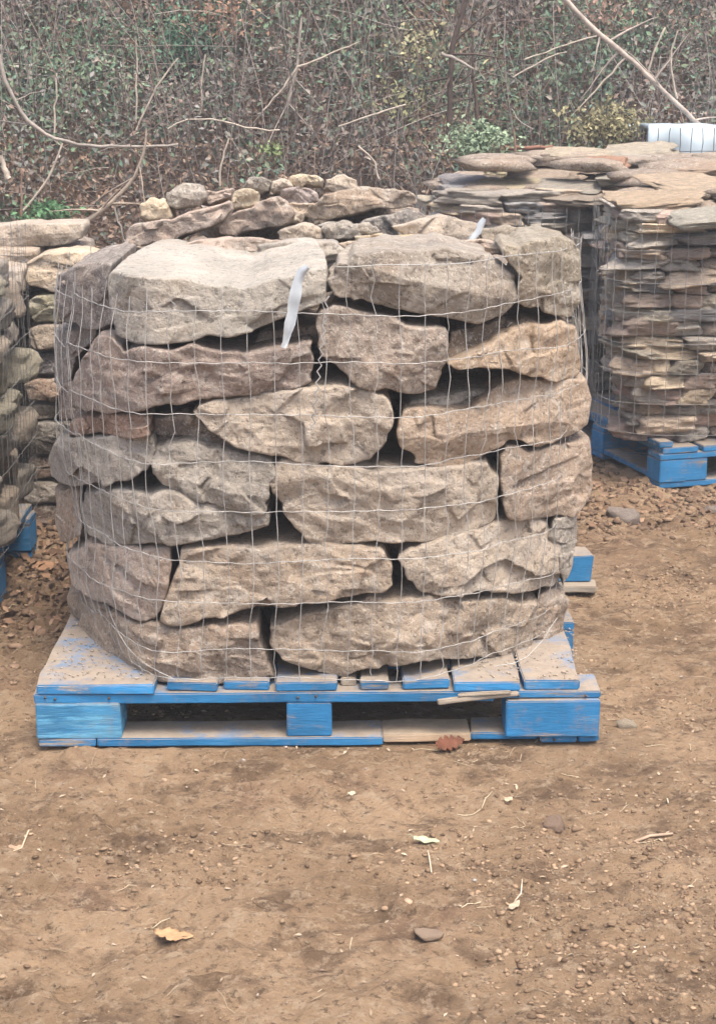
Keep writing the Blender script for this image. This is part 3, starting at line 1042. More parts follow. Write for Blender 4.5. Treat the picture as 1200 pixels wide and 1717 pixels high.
def off_pallet(x, y):
    """1 where the ground is not under the angled pallet"""
    u = (x - a_corner[0]) * math.cos(AYAW) + (y - a_corner[1]) * math.sin(AYAW)
    v = -(x - a_corner[0]) * math.sin(AYAW) + (y - a_corner[1]) * math.cos(AYAW)
    return ((u < -0.03) | (v < -0.03)).astype(float)


c_pallet = pallet((-1.56, 3.75, 0.0), 0.0, 'blue pallet cut by the left photo edge under a stone stack', wx=1.2, dy=1.0)
b_pallet = pallet((0.95, 6.60, 0.0), 0.05, 'pallet far back under the low flagstone stack behind the others', wx=1.2, dy=0.9)


# ------------------------------------------------------------------ stack of small boulders behind (on the second pallet)
EG = 'loose stones heaped on the pallet behind the front stack'
CR = (0.54, 0.46, 0.345)
epile = [
 ([(205,398),(222,375),(265,368),(320,352),(385,335),(392,350),(375,368),(340,385),(290,402),(240,410),(210,412)], 4.42, 0.3, 'long slanting slab rising to the right on the rear heap', PK),
 ([(366,392),(372,368),(400,352),(455,328),(480,340),(492,362),(485,375),(440,385),(395,395)], 4.45, 0.3, 'tan kite-shaped stone beside the long slanting slab', PK),
 ([(508,362),(520,342),(560,322),(600,312),(660,316),(700,326),(704,342),(680,348),(620,352),(560,366),(525,370)], 4.46, 0.3, 'long stone with a grey face pointing right on the rear heap', (0.36, 0.29, 0.23)),
 ([(275,345),(278,322),(300,308),(330,310),(345,325),(335,345),(300,352)], 4.62, 0.2, 'rounded grey cobble at the left of the rear heap', G_),
 ([(236,362),(236,340),(255,328),(280,330),(286,352),(290,366),(250,370)], 4.60, 0.2, 'cream cobble next to the rounded grey cobble', CR),
 ([(385,345),(388,322),(410,314),(436,320),(434,345),(410,352)], 4.66, 0.2, 'pale cobble in the middle of the rear heap', CR),
 ([(400,322),(410,303),(440,294),(458,304),(452,320),(430,326)], 4.85, 0.2, 'grey stone at the crest left of the cream crest stone', G_),
 ([(482,310),(486,294),(530,292),(545,300),(540,312),(505,314)], 4.9, 0.2, 'cream stone on the crest of the rear heap', CR),
 ([(540,318),(545,300),(575,292),(598,302),(600,316),(570,326)], 4.9, 0.2, 'pale angular stone at the right end of the crest', W_),
 ([(468,330),(474,316),(500,310),(530,322),(536,338),(512,344),(482,340)], 4.72, 0.2, 'lilac grey stone below the crest', (0.33, 0.28, 0.27)),
 ([(452,320),(458,304),(482,300),(490,312),(470,324)], 4.8, 0.2, 'small pale stone beside the lilac grey stone', W_),
 ([(330,335),(348,318),(390,316),(388,334),(350,344)], 4.75, 0.2, 'flat pinkish stone behind the long slanting slab', PK),
 ([(470,352),(490,338),(525,340),(518,362),(500,374),(480,372)], 4.52, 0.2, 'brownish stone between kite-shaped stone and grey-faced stone', T),
 ([(460,392),(490,378),(540,372),(590,370),(600,386),(560,398),(500,402)], 4.40, 0.25, 'rough rubble stone at the front lip of the rear heap', (0.32, 0.30, 0.26)),
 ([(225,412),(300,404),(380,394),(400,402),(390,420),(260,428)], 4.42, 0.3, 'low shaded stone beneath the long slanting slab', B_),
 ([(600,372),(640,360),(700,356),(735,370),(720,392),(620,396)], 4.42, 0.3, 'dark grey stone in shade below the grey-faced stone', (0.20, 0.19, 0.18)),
]
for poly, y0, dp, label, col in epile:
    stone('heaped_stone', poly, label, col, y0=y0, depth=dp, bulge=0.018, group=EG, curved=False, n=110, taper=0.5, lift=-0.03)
core = []
for zi in range(6):
    for xi in range(5):
        for yi in range(3):
            core.append(((-0.40 + xi * 0.195 + random.uniform(-.02, .02), 4.62 + yi * 0.28, 0.21 + zi * 0.125), (0.135, 0.15, 0.066), random.uniform(-.3, .3), 700 + zi * 20 + xi * 3 + yi))
for k_ in range(10):
    core.append(((random.uniform(-.4, .1), random.uniform(4.75, 5.1), random.uniform(0.92, 0.99)), (0.10, 0.09, 0.05), random.uniform(-1, 1), 900 + k_))
merged_rocks('packed_stones', core, M_ROCK, 'stones packed beneath the rear heap, mostly behind the front stack', 'stone')

# ------------------------------------------------------------------ left-hand stacks
LG = 'square stones of the stack in the gap at left'
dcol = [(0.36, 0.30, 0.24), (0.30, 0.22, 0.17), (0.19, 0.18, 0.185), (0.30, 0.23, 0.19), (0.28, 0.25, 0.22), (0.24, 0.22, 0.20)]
dst = [
 ([(-60,385),(20,375),(90,374),(136,376),(138,400),(100,412),(20,415),(-60,412)], 5.25, 0.22, 'broad pale slab on top of the left rear stack', W_),
 ([(-60,418),(0,416),(60,420),(60,440),(0,446),(-60,446)], 5.16, 0.4, 'grey-brown stone under the broad pale slab', T),
 ([(40,440),(70,426),(130,422),(180,432),(182,458),(140,480),(90,490),(50,478)], 5.02, 0.2, 'cream stone at the top left behind the mesh', (0.50, 0.41, 0.31)),
 ([(-60,452),(0,448),(36,452),(38,490),(10,500),(-60,500)], 5.00, 0.4, 'pale grey stone left of the cream stone', W_),
 ([(48,505),(60,496),(150,488),(170,505),(170,535),(60,542),(48,530)], 5.02, 0.35, 'greenish grey block just under the cream stone', (0.30, 0.28, 0.20)),
 ([(46,552),(60,545),(160,540),(175,552),(172,582),(56,588),(46,578)], 5.02, 0.35, 'tan block in the gap at left, under the greenish block', dcol[0]),
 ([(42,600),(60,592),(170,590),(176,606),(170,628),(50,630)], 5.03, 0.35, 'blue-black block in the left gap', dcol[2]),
 ([(40,645),(60,636),(120,634),(170,640),(170,672),(48,670)], 5.02, 0.35, 'brown block below the blue-black one', dcol[1]),
 ([(46,684),(60,676),(160,678),(170,690),(166,700),(52,704)], 5.04, 0.35, 'thin grey block halfway down the left gap', dcol[4]),
 ([(42,716),(60,708),(110,708),(165,712),(165,758),(60,762),(44,752)], 5.02, 0.35, 'dark rounded block in the lower left gap', dcol[5]),
 ([(46,772),(60,768),(160,768),(166,800),(52,805)], 5.03, 0.35, 'brown-grey block low in the left gap', dcol[3]),
 ([(40,818),(60,810),(160,812),(166,838),(60,845),(42,838)], 5.02, 0.35, 'grey block second from the bottom of the left gap', dcol[4]),
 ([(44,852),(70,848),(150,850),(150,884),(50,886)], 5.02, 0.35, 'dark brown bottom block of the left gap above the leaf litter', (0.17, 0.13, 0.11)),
]
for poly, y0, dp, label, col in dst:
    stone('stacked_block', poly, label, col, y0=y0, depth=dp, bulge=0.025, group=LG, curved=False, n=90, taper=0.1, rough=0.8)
core = []
for zi in range(6):
    for xi in range(3):
        for yi in range(2):
            core.append(((-1.75 + xi * 0.24, 5.22 + yi * 0.28, 0.05 + zi * 0.145), (0.135, 0.15, 0.075), random.uniform(-.2, .2), 1100 + zi * 20 + xi * 3 + yi))
            if xi == 2:
                core.append(((-1.02, 5.42 + yi * 0.2, 0.05 + zi * 0.145), (0.135, 0.12, 0.075), random.uniform(-.2, .2), 1170 + zi * 20 + xi * 3 + yi))
merged_rocks('packed_stones', core, M_ROCK, 'stones packed at the back of the left rear stack', 'stone')

# nearest left stack: right-hand side face seen at a steep angle
ORD = ['top', 'second', 'third', 'fourth', 'fifth', 'sixth', 'seventh', 'eighth', 'ninth', 'tenth', 'eleventh', 'twelfth', 'thirteenth', 'fourteenth', 'fifteenth', 'sixteenth', 'seventeenth', 'eighteenth', 'nineteenth', 'twentieth']
rock_pool = []
for k_ in range(10):
    V, F = rock_geo(40 + k_, 4, 10, 0.86, 0.05)
    rock_pool.append(mesh_fast('cut_stone', V, F, M_ROCK, True))
zc = 0.145
heights = [0.105, 0.075, 0.10, 0.085, 0.11, 0.075, 0.10, 0.08]
for ci, hh in enumerate(heights):
    off = (0.0, 0.11)[ci % 2]
    for j, yy in enumerate((4.74 - off, 4.50 - off, 4.26 - off)):
        ly = random.uniform(0.105, 0.125)
        col = random.choice([W_, T, G_, (0.33, 0.29, 0.25), (0.44, 0.41, 0.32)])
        col = tuple(c_ * 1.2 for c_ in col)
        o = obj('side_stone', rock_pool[(ci * 3 + j) % 10], loc=(-1.12 + random.uniform(-.015, .015), yy, zc + hh / 2), rot=(random.uniform(-.04, .04), random.uniform(-.04, .04), random.uniform(-.12, .12)), col=col)
        o.scale = (0.16, ly, hh / 2 + 0.003)
        lay = ORD[len(heights) - 1 - ci]
        tag(o, '%s stone, %s layer down, at the left photo edge' % (('rear', 'middle', 'near')[j], lay) if lay != 'top' else '%s stone of the top layer at the left photo edge' % ('rear', 'middle', 'near')[j], 'stone', 'stones on the side of the stack cut by the left photo edge')
    zc += hh
core = []
for zi in range(7):
    for xi in range(3):
        for yi in range(4):
            core.append(((-2.0 + xi * 0.27, 3.9 + yi * 0.25, 0.2 + zi * 0.105), (0.14, 0.13, 0.056), random.uniform(-.2, .2), 1300 + zi * 20 + xi * 3 + yi))
    core.append(((-1.14, 3.93, 0.2 + zi * 0.105), (0.14, 0.12, 0.056), random.uniform(-.2, .2), 1390 + zi))
merged_rocks('packed_stones', core, M_ROCK, 'rest of the stone stack outside the left photo edge', 'stone')
cage('wire_mesh', [(-2.0, 3.72), (-1.1, 3.72), (-0.965, 3.8), (-0.935, 4.3), (-0.945, 4.75), (-1.02, 4.85), (-1.9, 4.87)], 0.15, 0.93, 'wire mesh round the stack cut by the left photo edge', r=0.0007)

# ------------------------------------------------------------------ flagstone stacks at right
flag_pool = []
for k_ in range(14):
    V, F = rock_geo(80 + k_, 4, 8, 1.05, 0.07, 2.5)
    flag_pool.append(mesh_fast('flag_piece', V, F, M_FLAG, False))
FC = [((0.29, 0.265, 0.235), 'grey'), ((0.37, 0.30, 0.235), 'tan'), ((0.20, 0.20, 0.205), 'dark'), ((0.33, 0.25, 0.215), 'pinkish'), ((0.27, 0.245, 0.20), 'olive'), ((0.44, 0.365, 0.27), 'pale'), ((0.27, 0.215, 0.18), 'brown')]
hidden = []


def to_px(x, y, z):
    f_ = y * math.cos(TH) - (z - CH) * math.sin(TH)
    v = y * math.sin(TH) + (z - CH) * math.cos(TH)
    return 600 + FPX * x / f_, 858.5 - FPX * v / f_


def lay_courses(path, z0, z1, hrange, lrange, depth, where, group, vis, inset=None, seed=3, colw=None):
    rs = random.Random(seed)
    P = np.array(path, float)
    d = np.r_[0, np.cumsum(np.linalg.norm(np.diff(P, axis=0), axis=1))]
    courses = []
    z = z0
    while z < z1:
        courses.append((z, rs.uniform(*hrange)))
        z += courses[-1][1]
    n_c = len(courses)
    for ci, (z, hh) in enumerate(courses):
        s = -rs.uniform(0, lrange[0])
        pos = 0
        while s < d[-1]:
            ln = rs.uniform(*lrange)
            mid = s + ln / 2
            if mid > d[-1]:
                break
            xa, ya = np.interp(mid - 0.03, d, P[:, 0]), np.interp(mid - 0.03, d, P[:, 1])
            xb, yb = np.interp(mid + 0.03, d, P[:, 0]), np.interp(mid + 0.03, d, P[:, 1])
            tx, ty = xb - xa, yb - ya
            L = math.hypot(tx, ty) + 1e-6
            tx, ty = tx / L, ty / L
            nx_, ny_ = -ty, tx            # inward (path runs with the stack on its left)
            dd = depth * rs.uniform(0.75, 1.1)
            ins = (inset(z) if inset else 0) + rs.uniform(-0.014, 0.022)
            cx = (xa + xb) / 2 + nx_ * (dd / 2 + ins)
            cy = (ya + yb) / 2 + ny_ * (dd / 2 + ins)
            col, cw = rs.choices(FC, colw or (5, 4, 2, 2, 3, 2, 3))[0]
            zz = z + hh / 2 + rs.uniform(-.004, .004)
            px, py = to_px(cx - nx_ * dd / 2, cy - ny_ * dd / 2, zz)
            rot = (rs.uniform(-.05, .05), rs.uniform(-.09, .09), math.atan2(ty, tx) + rs.uniform(-.15, .15))
            th_ = hh / 2 * rs.uniform(1.0, 1.35)
            if vis(px, py):
                pos += 1
                jt = rs.uniform(0.85, 1.35)
                o = obj('flagstone', flag_pool[rs.randrange(14)], loc=(cx, cy, zz), rot=rot, col=[c_ * jt * 1.9 for c_ in col])
                o.scale = (ln / 2 * 1.08, dd / 2, th_)
                lay = ORD[n_c - 1 - ci] if n_c - 1 - ci < 20 else 'lowest'
                tag(o, '%s flagstone, %s from left, %s layer down, %s' % (cw, ('first', 'second', 'third', 'fourth', 'fifth', 'sixth', 'seventh', 'eighth', 'ninth', 'tenth')[min(9, pos - 1)], lay, where), 'flagstone', group)
            else:
                hidden.append(((cx, cy, zz), (ln / 2, dd / 2, th_), rot[2], 2000 + len(hidden)))
            s += ln


def a_vis(px, py):
    return 985 < px < 1215


pathA = [(0.93, 6.35), (0.90, 6.05), (0.872, 5.80), (0.862, 5.62), (0.885, 5.53), (0.96, 5.48), (1.12, 5.47), (1.35, 5.50), (1.62, 5.55)]
lay_courses(pathA, 0.142, 0.93, (0.030, 0.055), (0.10, 0.24), 0.20, 'mesh-wrapped right stack', 'flagstones in the mesh-wrapped stack at the right', a_vis,
            inset=lambda z: 0.10 * max(0, (0.42 - z) / 0.28) ** 1.2, seed=5)


def b_vis(px, py):
    return (725 < px < 1010 and py < 392) or (955 < px < 1010 and py < 705)


pathB = [(0.33, 7.2), (0.30, 6.8), (0.315, 6.47), (0.39, 6.37), (0.55, 6.34), (0.76, 6.36), (0.93, 6.42)]
lay_courses(pathB, 0.142, 0.90, (0.034, 0.052), (0.12, 0.28), 0.22, 'flagstone stack behind', 'flagstones in the stack behind the right stack', b_vis, seed=9, colw=(5, 2, 5, 2, 2, 1, 2))
# stones inside and out of frame
for zi in range(9):
    for xi in range(4):
        for yi in range(3):
            hidden.append(((1.17 + xi * 0.22 + 0.02 * yi, 5.78 + yi * 0.25 + 0.05 * xi, 0.18 + zi * 0.09), (0.13, 0.14, 0.048), random.uniform(-.2, .2), 3000 + zi * 20 + xi * 3 + yi))
            if xi < 4:
                hidden.append(((0.50 + xi * 0.24, 6.72 + yi * 0.28 + 0.12 * (xi > 1), 0.18 + zi * 0.09), (0.14, 0.15, 0.048), random.uniform(-.2, .2), 3300 + zi * 20 + xi * 3 + yi))
merged_rocks('packed_flagstones', hidden, M_FLAG, 'flagstones inside and behind the two right-hand stacks', 'flagstone')

# slabs lying on the tops
rs = random.Random(4)
TG = 'broad flagstones lying on top of the right-hand stacks'
tops_px = [  # px, py of the slab centre, top height, half sizes, colour, words
 (1090, 322, 0.985, (0.20, 0.15), (0.50, 0.39, 0.28), 'peach slab hanging over the front corner of the right stack'),
 (1170, 352, 0.945, (0.14, 0.12), (0.44, 0.42, 0.36), 'pale grey slab at the photo edge under the peach slab'),
 (1160, 300, 1.010, (0.22, 0.16), (0.48, 0.38, 0.28), 'wide peach slab just behind the front edge, right stack top'),
 (1050, 288, 1.000, (0.16, 0.13), (0.40, 0.37, 0.31), 'greyish slab on the right stack, left of the wide peach one'),
 (1180, 272, 1.040, (0.20, 0.15), (0.44, 0.33, 0.25), 'tan slab with reddish edge far right on the stack top'),
 (1100, 262, 1.035, (0.22, 0.14), (0.46, 0.43, 0.37), 'pale whitish slab at the back of the right stack'),
 (1010, 262, 1.045, (0.12, 0.09), (0.42, 0.24, 0.16), 'rusty orange slab on top near the middle of the flagstones'),
 (960, 248, 1.060, (0.20, 0.13), (0.50, 0.43, 0.33), 'cream slab at the highest point of the rear flagstone stack'),
 (1060, 246, 1.060, (0.24, 0.13), (0.46, 0.41, 0.33), 'long pale slab along the skyline of the flagstone tops'),
 (900, 262, 1.020, (0.16, 0.12), (0.36, 0.34, 0.33), 'lilac grey slab left of the cream top slab'),
 (850, 276, 0.990, (0.14, 0.11), (0.46, 0.40, 0.27), 'yellowish cream slab near the left of the rear stack'),
 (905, 284, 0.985, (0.18, 0.12), (0.42, 0.34, 0.27), 'tan curved slab in the middle of the rear stack top'),
 (780, 296, 0.955, (0.15, 0.12), (0.27, 0.26, 0.28), 'slate blue slab at the left corner of the rear stack'),
 (850, 302, 0.955, (0.18, 0.12), (0.48, 0.42, 0.30), 'pale yellow slab along the front of the rear stack'),
 (950, 302, 0.965, (0.17, 0.13), (0.38, 0.35, 0.30), 'grey slab above the dark corner between the two stacks'),
 (975, 322, 0.930, (0.16, 0.11), (0.36, 0.30, 0.24), 'brown leaning slab at the right end of the rear stack'),
]
for k_, (px, py, z, hs, col, lab) in enumerate(tops_px):
    x, y = atZ(px, py, z)
    V, F = rock_geo(300 + k_, 4, 9, 0.85, 0.10, 2.5)
    me = mesh_fast('top_slab', V, F, M_FLAG, True)
    o = obj('top_slab', me, loc=(x + 0.02, y + 0.04, z - 0.030), rot=(rs.uniform(.08, .18), rs.uniform(-.08, .06), rs.uniform(-.5, .5)), col=[c_ * 1.15 for c_ in col])
    o.scale = (hs[0] * 0.80, hs[1] * 0.86, 0.021)
    tag(o, lab, 'flagstone', TG)
# support under the raised tops
sup = []
for k_ in range(60):
    x, y = rs.uniform(0.5, 1.75), rs.uniform(5.75, 7.3)
    if y < 6.55 and x < 1.02:
        continue
    base = 0.915 + 0.09 * min(1, (y - 5.5) / 1.2)
    sup.append(((x, y, base + rs.uniform(0, .02)), (0.15, 0.13, 0.026), rs.uniform(-1, 1), 4000 + k_))
merged_rocks('loose_flagstones', sup, M_FLAG, 'loose flat pieces filling between the top slabs of the right stacks', 'flagstone')

off = lambda P, k: [(x - 0.03 * (1 if k else 0), y - 0.03) for x, y in P]
cage('wire_mesh', [(0.89, 6.35), (0.86, 6.0), (0.825, 5.72), (0.825, 5.56), (0.86, 5.47), (0.96, 5.42), (1.12, 5.415), (1.35, 5.44), (1.65, 5.5)], 0.20, 0.90, 'wire mesh wrapped round the right flagstone stack', r=0.0009)
cage('wire_mesh', [(0.25, 7.2), (0.24, 6.8), (0.26, 6.42), (0.36, 6.31), (0.55, 6.28), (0.74, 6.30), (0.86, 6.34)], 0.16, 0.86, 'wire mesh round the rear flagstone stack')
cage('wire_mesh', [(-0.62, 5.2), (-0.60, 4.5), (-0.5, 4.36), (0.0, 4.33), (0.38, 4.35), (0.48, 4.5), (0.50, 5.2)], 0.16, 0.93, 'wire mesh round the heap behind the front stack')

# pale sheet wrapped over something behind the right-hand stack
x0, z0 = atY(1088, 212, 7.75)
xs_ = np.linspace(x0, x0 + 1.1, 40)
prof = []
VV = []
for i_, xx in enumerate(xs_):
    for t in np.linspace(0, 1, 26):
        if t < 0.6:
            y_, z_ = 7.75 + 0.02 * math.sin(i_ * 0.6), (t / 0.6) * (z0 + 0.0)
        else:
            y_, z_ = 7.75 + (t - 0.6) / 0.4 * 0.7, z0 + 0.02 * math.sin(t * 12)
        VV.append((xx, y_, z_))
VV = np.array(VV)
VV[:, 2] += 0.012 * fbm(VV, 5, 3, 6) * (VV[:, 2] > 0.3) - 0.04 * (VV[:, 0] - x0)
VV[:, 1] += 0.02 * fbm(VV, 6, 3, 8)
F = []
for i_ in range(39):
    for t in range(25):
        a = i_ * 26 + t
        F.append([a, a + 26, a + 27, a + 1])
org = np.array([x0 + 0.55, 7.75, 0])
o = obj('plastic_sheet', mesh_fast('plastic_sheet', VV - org, np.array(F), M_SHEET, True), loc=tuple(org))
md = o.modifiers.new('t', 'SOLIDIFY')
md.thickness = 0.02
tag(o, 'pale bluish white sheet covering a bundle behind the right flagstones', 'sheet')
M_DARKW = flat_material('dark_wire', (0.09, 0.10, 0.11), 0.6, 0.2)
cage('wire_mesh', [(x0 - 0.05, 7.95), (x0 - 0.02, 7.70), (x0 + 0.5, 7.69), (x0 + 1.1, 7.69)], 0.2, z0 - 0.02, 'dark wire mesh in front of the pale bluish sheet', mat=M_DARKW, r=0.0022)


# ------------------------------------------------------------------ undergrowth on the bank
def set_tint(me, cols, per_face):
    at = me.attributes.new('tint', 'FLOAT_COLOR', 'POINT')
    c4 = np.ones((len(cols) * per_face, 4), np.float32)
    c4[:, :3] = np.repeat(cols, per_face, 0)
    at.data.foreach_set('color', c4.ravel())


def leaves(N, pos, size, cols, name, label, upright=0.5, aspect=0.5, cat=None, kind='stuff', droop=True):
    nrm = RNG.normal(0, 1, (N, 3)) + np.array([0, -0.6, upright])
    nrm /= np.linalg.norm(nrm, axis=1)[:, None]
    t = np.cross(nrm, RNG.normal(0, 1, (N, 3)))
    t /= np.linalg.norm(t, axis=1)[:, None]
    s = np.cross(nrm, t)
    a = size[:, None] * t
    b_ = size[:, None] * aspect * s
    cup = nrm * size[:, None] * 0.22
    V = np.stack([pos - a, pos - b_ * 1.0 + cup, pos + a, pos + b_ + cup], 1)
    F = np.arange(N)[:, None] * 4 + np.array([[0, 1, 2]])
    F2 = np.arange(N)[:, None] * 4 + np.array([[0, 2, 3]])
    V = V.reshape(-1, 3)
    F = np.concatenate([F, F2])
    me = mesh_fast(name, V, F, M_TINT)
    set_tint(me, cols, 4)
    o = obj(name, me)
    tag(o, label, cat, kind=kind)
    return o


def bank_points(N, x0, x1, y0, y1, hmax, clump=1.0, p=1.5):
    x = RNG.uniform(x0, x1, N)
    y = RNG.uniform(y0, y1, N)
    P = np.stack([x, y, np.zeros(N)], 1)
    cl = np.clip(0.5 + 0.75 * fbm(P, 1.7, 3, 51), 0.05, 1.4)
    h = RNG.random(N) ** p * hmax * cl
    z = bank_h(x, y) + h
    return np.stack([x, y, z], 1), h


N = 270000
pos, h = bank_points(N, -3.4, 3.4, 7.9, 11.6, 0.75)
pal = np.array([(0.16, 0.135, 0.12), (0.19, 0.155, 0.135), (0.14, 0.15, 0.135), (0.19, 0.19, 0.175), (0.23, 0.205, 0.18), (0.125, 0.155, 0.115), (0.20, 0.145, 0.12)])
ci = RNG.integers(0, 7, N)
cols = pal[ci] * RNG.uniform(0.8, 1.2, (N, 1)) * (1 + 0.35 * np.clip(fbm(pos * (1, 0.6, 1.3), 2.2, 3, 71), -1, 1))[:, None] * 1.05
# green patches: project each point into the picture plane of world X / height, noise based plus the clumps the photo shows
gp = fbm(np.stack([pos[:, 0], pos[:, 2] * 1.2, pos[:, 1] * 0.3], 1), 1.5, 3, 61)
green = np.clip((gp - 0.22) / 0.25, 0, 1)
for (px, py, rad, k_) in ((150, 120, 0.42, 1.1), (320, 70, 0.34, 0.9), (70, 60, 0.3, 0.5), (620, 60, 0.35, 0.9), (560, 20, 0.3, .5), (1150, 60, 0.3, 0.5), (760, 130, 0.3, 0.4), (80, 350, 0.2, 1.0), (460, 250, 0.13, 1.0)):
    cx, cz = atY(px, py, 9.2)
    d2 = ((pos[:, 0] - cx) / rad) ** 2 + ((pos[:, 2] - cz) / (rad * 0.8)) ** 2
    green = np.maximum(green, k_ * np.exp(-d2) * (0.6 + 0.8 * RNG.random(N)))
isg = RNG.random(N) < green * 0.75
gcol = np.array([(0.15, 0.22, 0.15), (0.17, 0.26, 0.16), (0.19, 0.24, 0.15), (0.15, 0.24, 0.18)])
cols[isg] = gcol[RNG.integers(0, 4, isg.sum())] * RNG.uniform(0.65, 1.1, (isg.sum(), 1))
# rusty litter low on the bank
low = ((h < 0.06) & (RNG.random(N) < 0.5)) | (RNG.random(N) < np.clip((9.0 - pos[:, 1]) * 0.65, 0, 0.6) * (pos[:, 2] < 1.05))
low &= ~isg
cols[low] = np.array([(0.27, 0.185, 0.13), (0.23, 0.165, 0.12), (0.20, 0.15, 0.115)])[RNG.integers(0, 3, low.sum())] * RNG.uniform(0.6, 1.4, (low.sum(), 1))
pale = RNG.random(N) < 0.012
cols[pale] = np.array((0.34, 0.31, 0.26)) * RNG.uniform(0.7, 1.2, (pale.sum(), 1))
leaves(N, pos, RNG.uniform(0.008, 0.024, N), cols, 'undergrowth', 'tangled dry and green undergrowth covering the bank', cat='undergrowth')

# orange leaves high on the bank, yellow-green ones
for (px, py, rad, n_, colr, nm, lab) in (
        (380, 22, 0.20, 420, (0.26, 0.16, 0.11), 'orange_foliage', 'orange autumn leaves high on the bank, left of centre'),
        (700, 80, 0.16, 260, (0.27, 0.255, 0.15), 'yellow_foliage', 'yellow-green leaves on a sapling in the upper middle'),
        (665, 170, 0.12, 300, (0.26, 0.265, 0.14), 'yellow_foliage', 'small yellow-green clump left of the thin dark tree'),
        (1010, 20, 0.2, 300, (0.24, 0.16, 0.125), 'orange_foliage', 'rusty leaves along the top of the bank at right'),
        (100, 270, 0.28, 900, (0.32, 0.21, 0.14), 'orange_foliage', 'rusty leaves low on the bank at far left')):
    cx, cz = atY(px, py, 8.9)
    p = np.stack([RNG.normal(cx, rad * 0.6, n_), RNG.normal(8.75, 0.15, n_), RNG.normal(cz, rad * 0.45, n_)], 1)
    cc = np.array(colr) * RNG.uniform(0.6, 1.3, (n_, 1))
    leaves(n_, p, RNG.uniform(0.010, 0.024, n_), cc, nm, lab, cat='leaves')

# green shrub clumps that stand out
for (px, py, rx, rz, yy, n_, colr, lab) in (
        (165, 110, 0.32, 0.26, 8.75, 1900, (0.12, 0.21, 0.13), 'bright green leafy shrub at upper left of the bank'),
        (310, 65, 0.17, 0.16, 8.8, 1000, (0.10, 0.20, 0.13), 'bluish green small shrub beside the upper left shrub'),
        (800, 238, 0.17, 0.10, 7.95, 1200, (0.22, 0.29, 0.19), 'pale green weedy tuft behind the flagstones, centre right'),
        (80, 352, 0.13, 0.06, 7.9, 500, (0.09, 0.19, 0.09), 'low green plant just above the left slab'),
        (455, 250, 0.07, 0.045, 8.1, 110, (0.15, 0.20, 0.09), 'tiny bright green plant above the rear heap'),
        (1020, 210, 0.20, 0.11, 8.0, 1300, (0.23, 0.21, 0.12), 'rounded olive dry bush behind the highest flagstones')):
    cx, cz = atY(px, py, yy)
    u = RNG.normal(0, 1, (n_, 3))
    u /= np.linalg.norm(u, axis=1)[:, None]
    u *= (RNG.random(n_) ** 0.5)[:, None]
    lum = 1 + 0.6 * fbm(u, 2.5, 3, int(px))
    p = np.array([cx, yy, cz]) + u * np.array([rx, 0.16, rz]) * lum[:, None]
    cc = np.array(colr) * RNG.uniform(0.55, 1.5, (n_, 1))
    r = tag(obj('green_shrub', None, loc=(cx, yy, cz - rz)), lab, 'shrub')
    o = leaves(n_, p - np.array([cx, yy, cz - rz]), RNG.uniform(0.007, 0.019, n_), cc, 'foliage', None, kind=None)
    o.parent = r
    st = []
    for q in range(9):
        e = u[q * 7] * np.array([rx, 0.14, rz]) + np.array([0, 0, rz])
        t = np.linspace(0, 1, 6)[:, None]
        st.append(np.array([0.0, 0.05, -0.12]) * (1 - t) + e * t + RNG.normal(0, 0.006, (6, 3)))
    V, F = tubes(st, 0.0025, 3)
    obj('stem', mesh_fast('stem', V, F, M_STEM, True), r, col=(0.16, 0.12, 0.09))

# thin dry stems and brambles
lines, rads, tint = [], [], []
for k_ in range(6500):
    x, y = RNG.uniform(-3.2, 3.2), RNG.uniform(7.95, 10.8)
    z = float(bank_h(np.array([x]), np.array([y]))[0])
    ln = RNG.uniform(0.2, 1.0)
    kind = RNG.random()
    if kind < 0.62:
        d = np.array([RNG.normal(0, 0.22), RNG.normal(-0.15, 0.15), 1.0])
    else:
        d = np.array([RNG.normal(0, 1), RNG.normal(-0.2, 0.3), RNG.normal(0.35, 0.4)])
    d = d / np.linalg.norm(d) * ln
    t = np.linspace(0, 1, 6)[:, None]
    sag = np.array([RNG.normal(0, .12), RNG.normal(0, .08), RNG.uniform(-.25, .12)]) * ln
    P = np.array([x, y, z + RNG.uniform(0, 0.35)]) + d * t + sag * t * t + RNG.normal(0, 0.006, (6, 3))
    lines.append(P)
    rads.append(RNG.uniform(0.0008, 0.0022))
    tint.append(np.array([(0.26, 0.23, 0.21), (0.20, 0.15, 0.13), (0.33, 0.30, 0.27), (0.22, 0.17, 0.15), (0.12, 0.10, 0.09)][RNG.integers(0, 5)]) * RNG.uniform(0.7, 1.3))
V, F = tubes(lines, rads, 3)
me = mesh_fast('brambles', V, F, M_TINT, True)
set_tint(me, np.array(tint), 18)
tag(obj('brambles', me), 'mass of thin dry stems and brambles on the bank', 'brambles', kind='stuff')


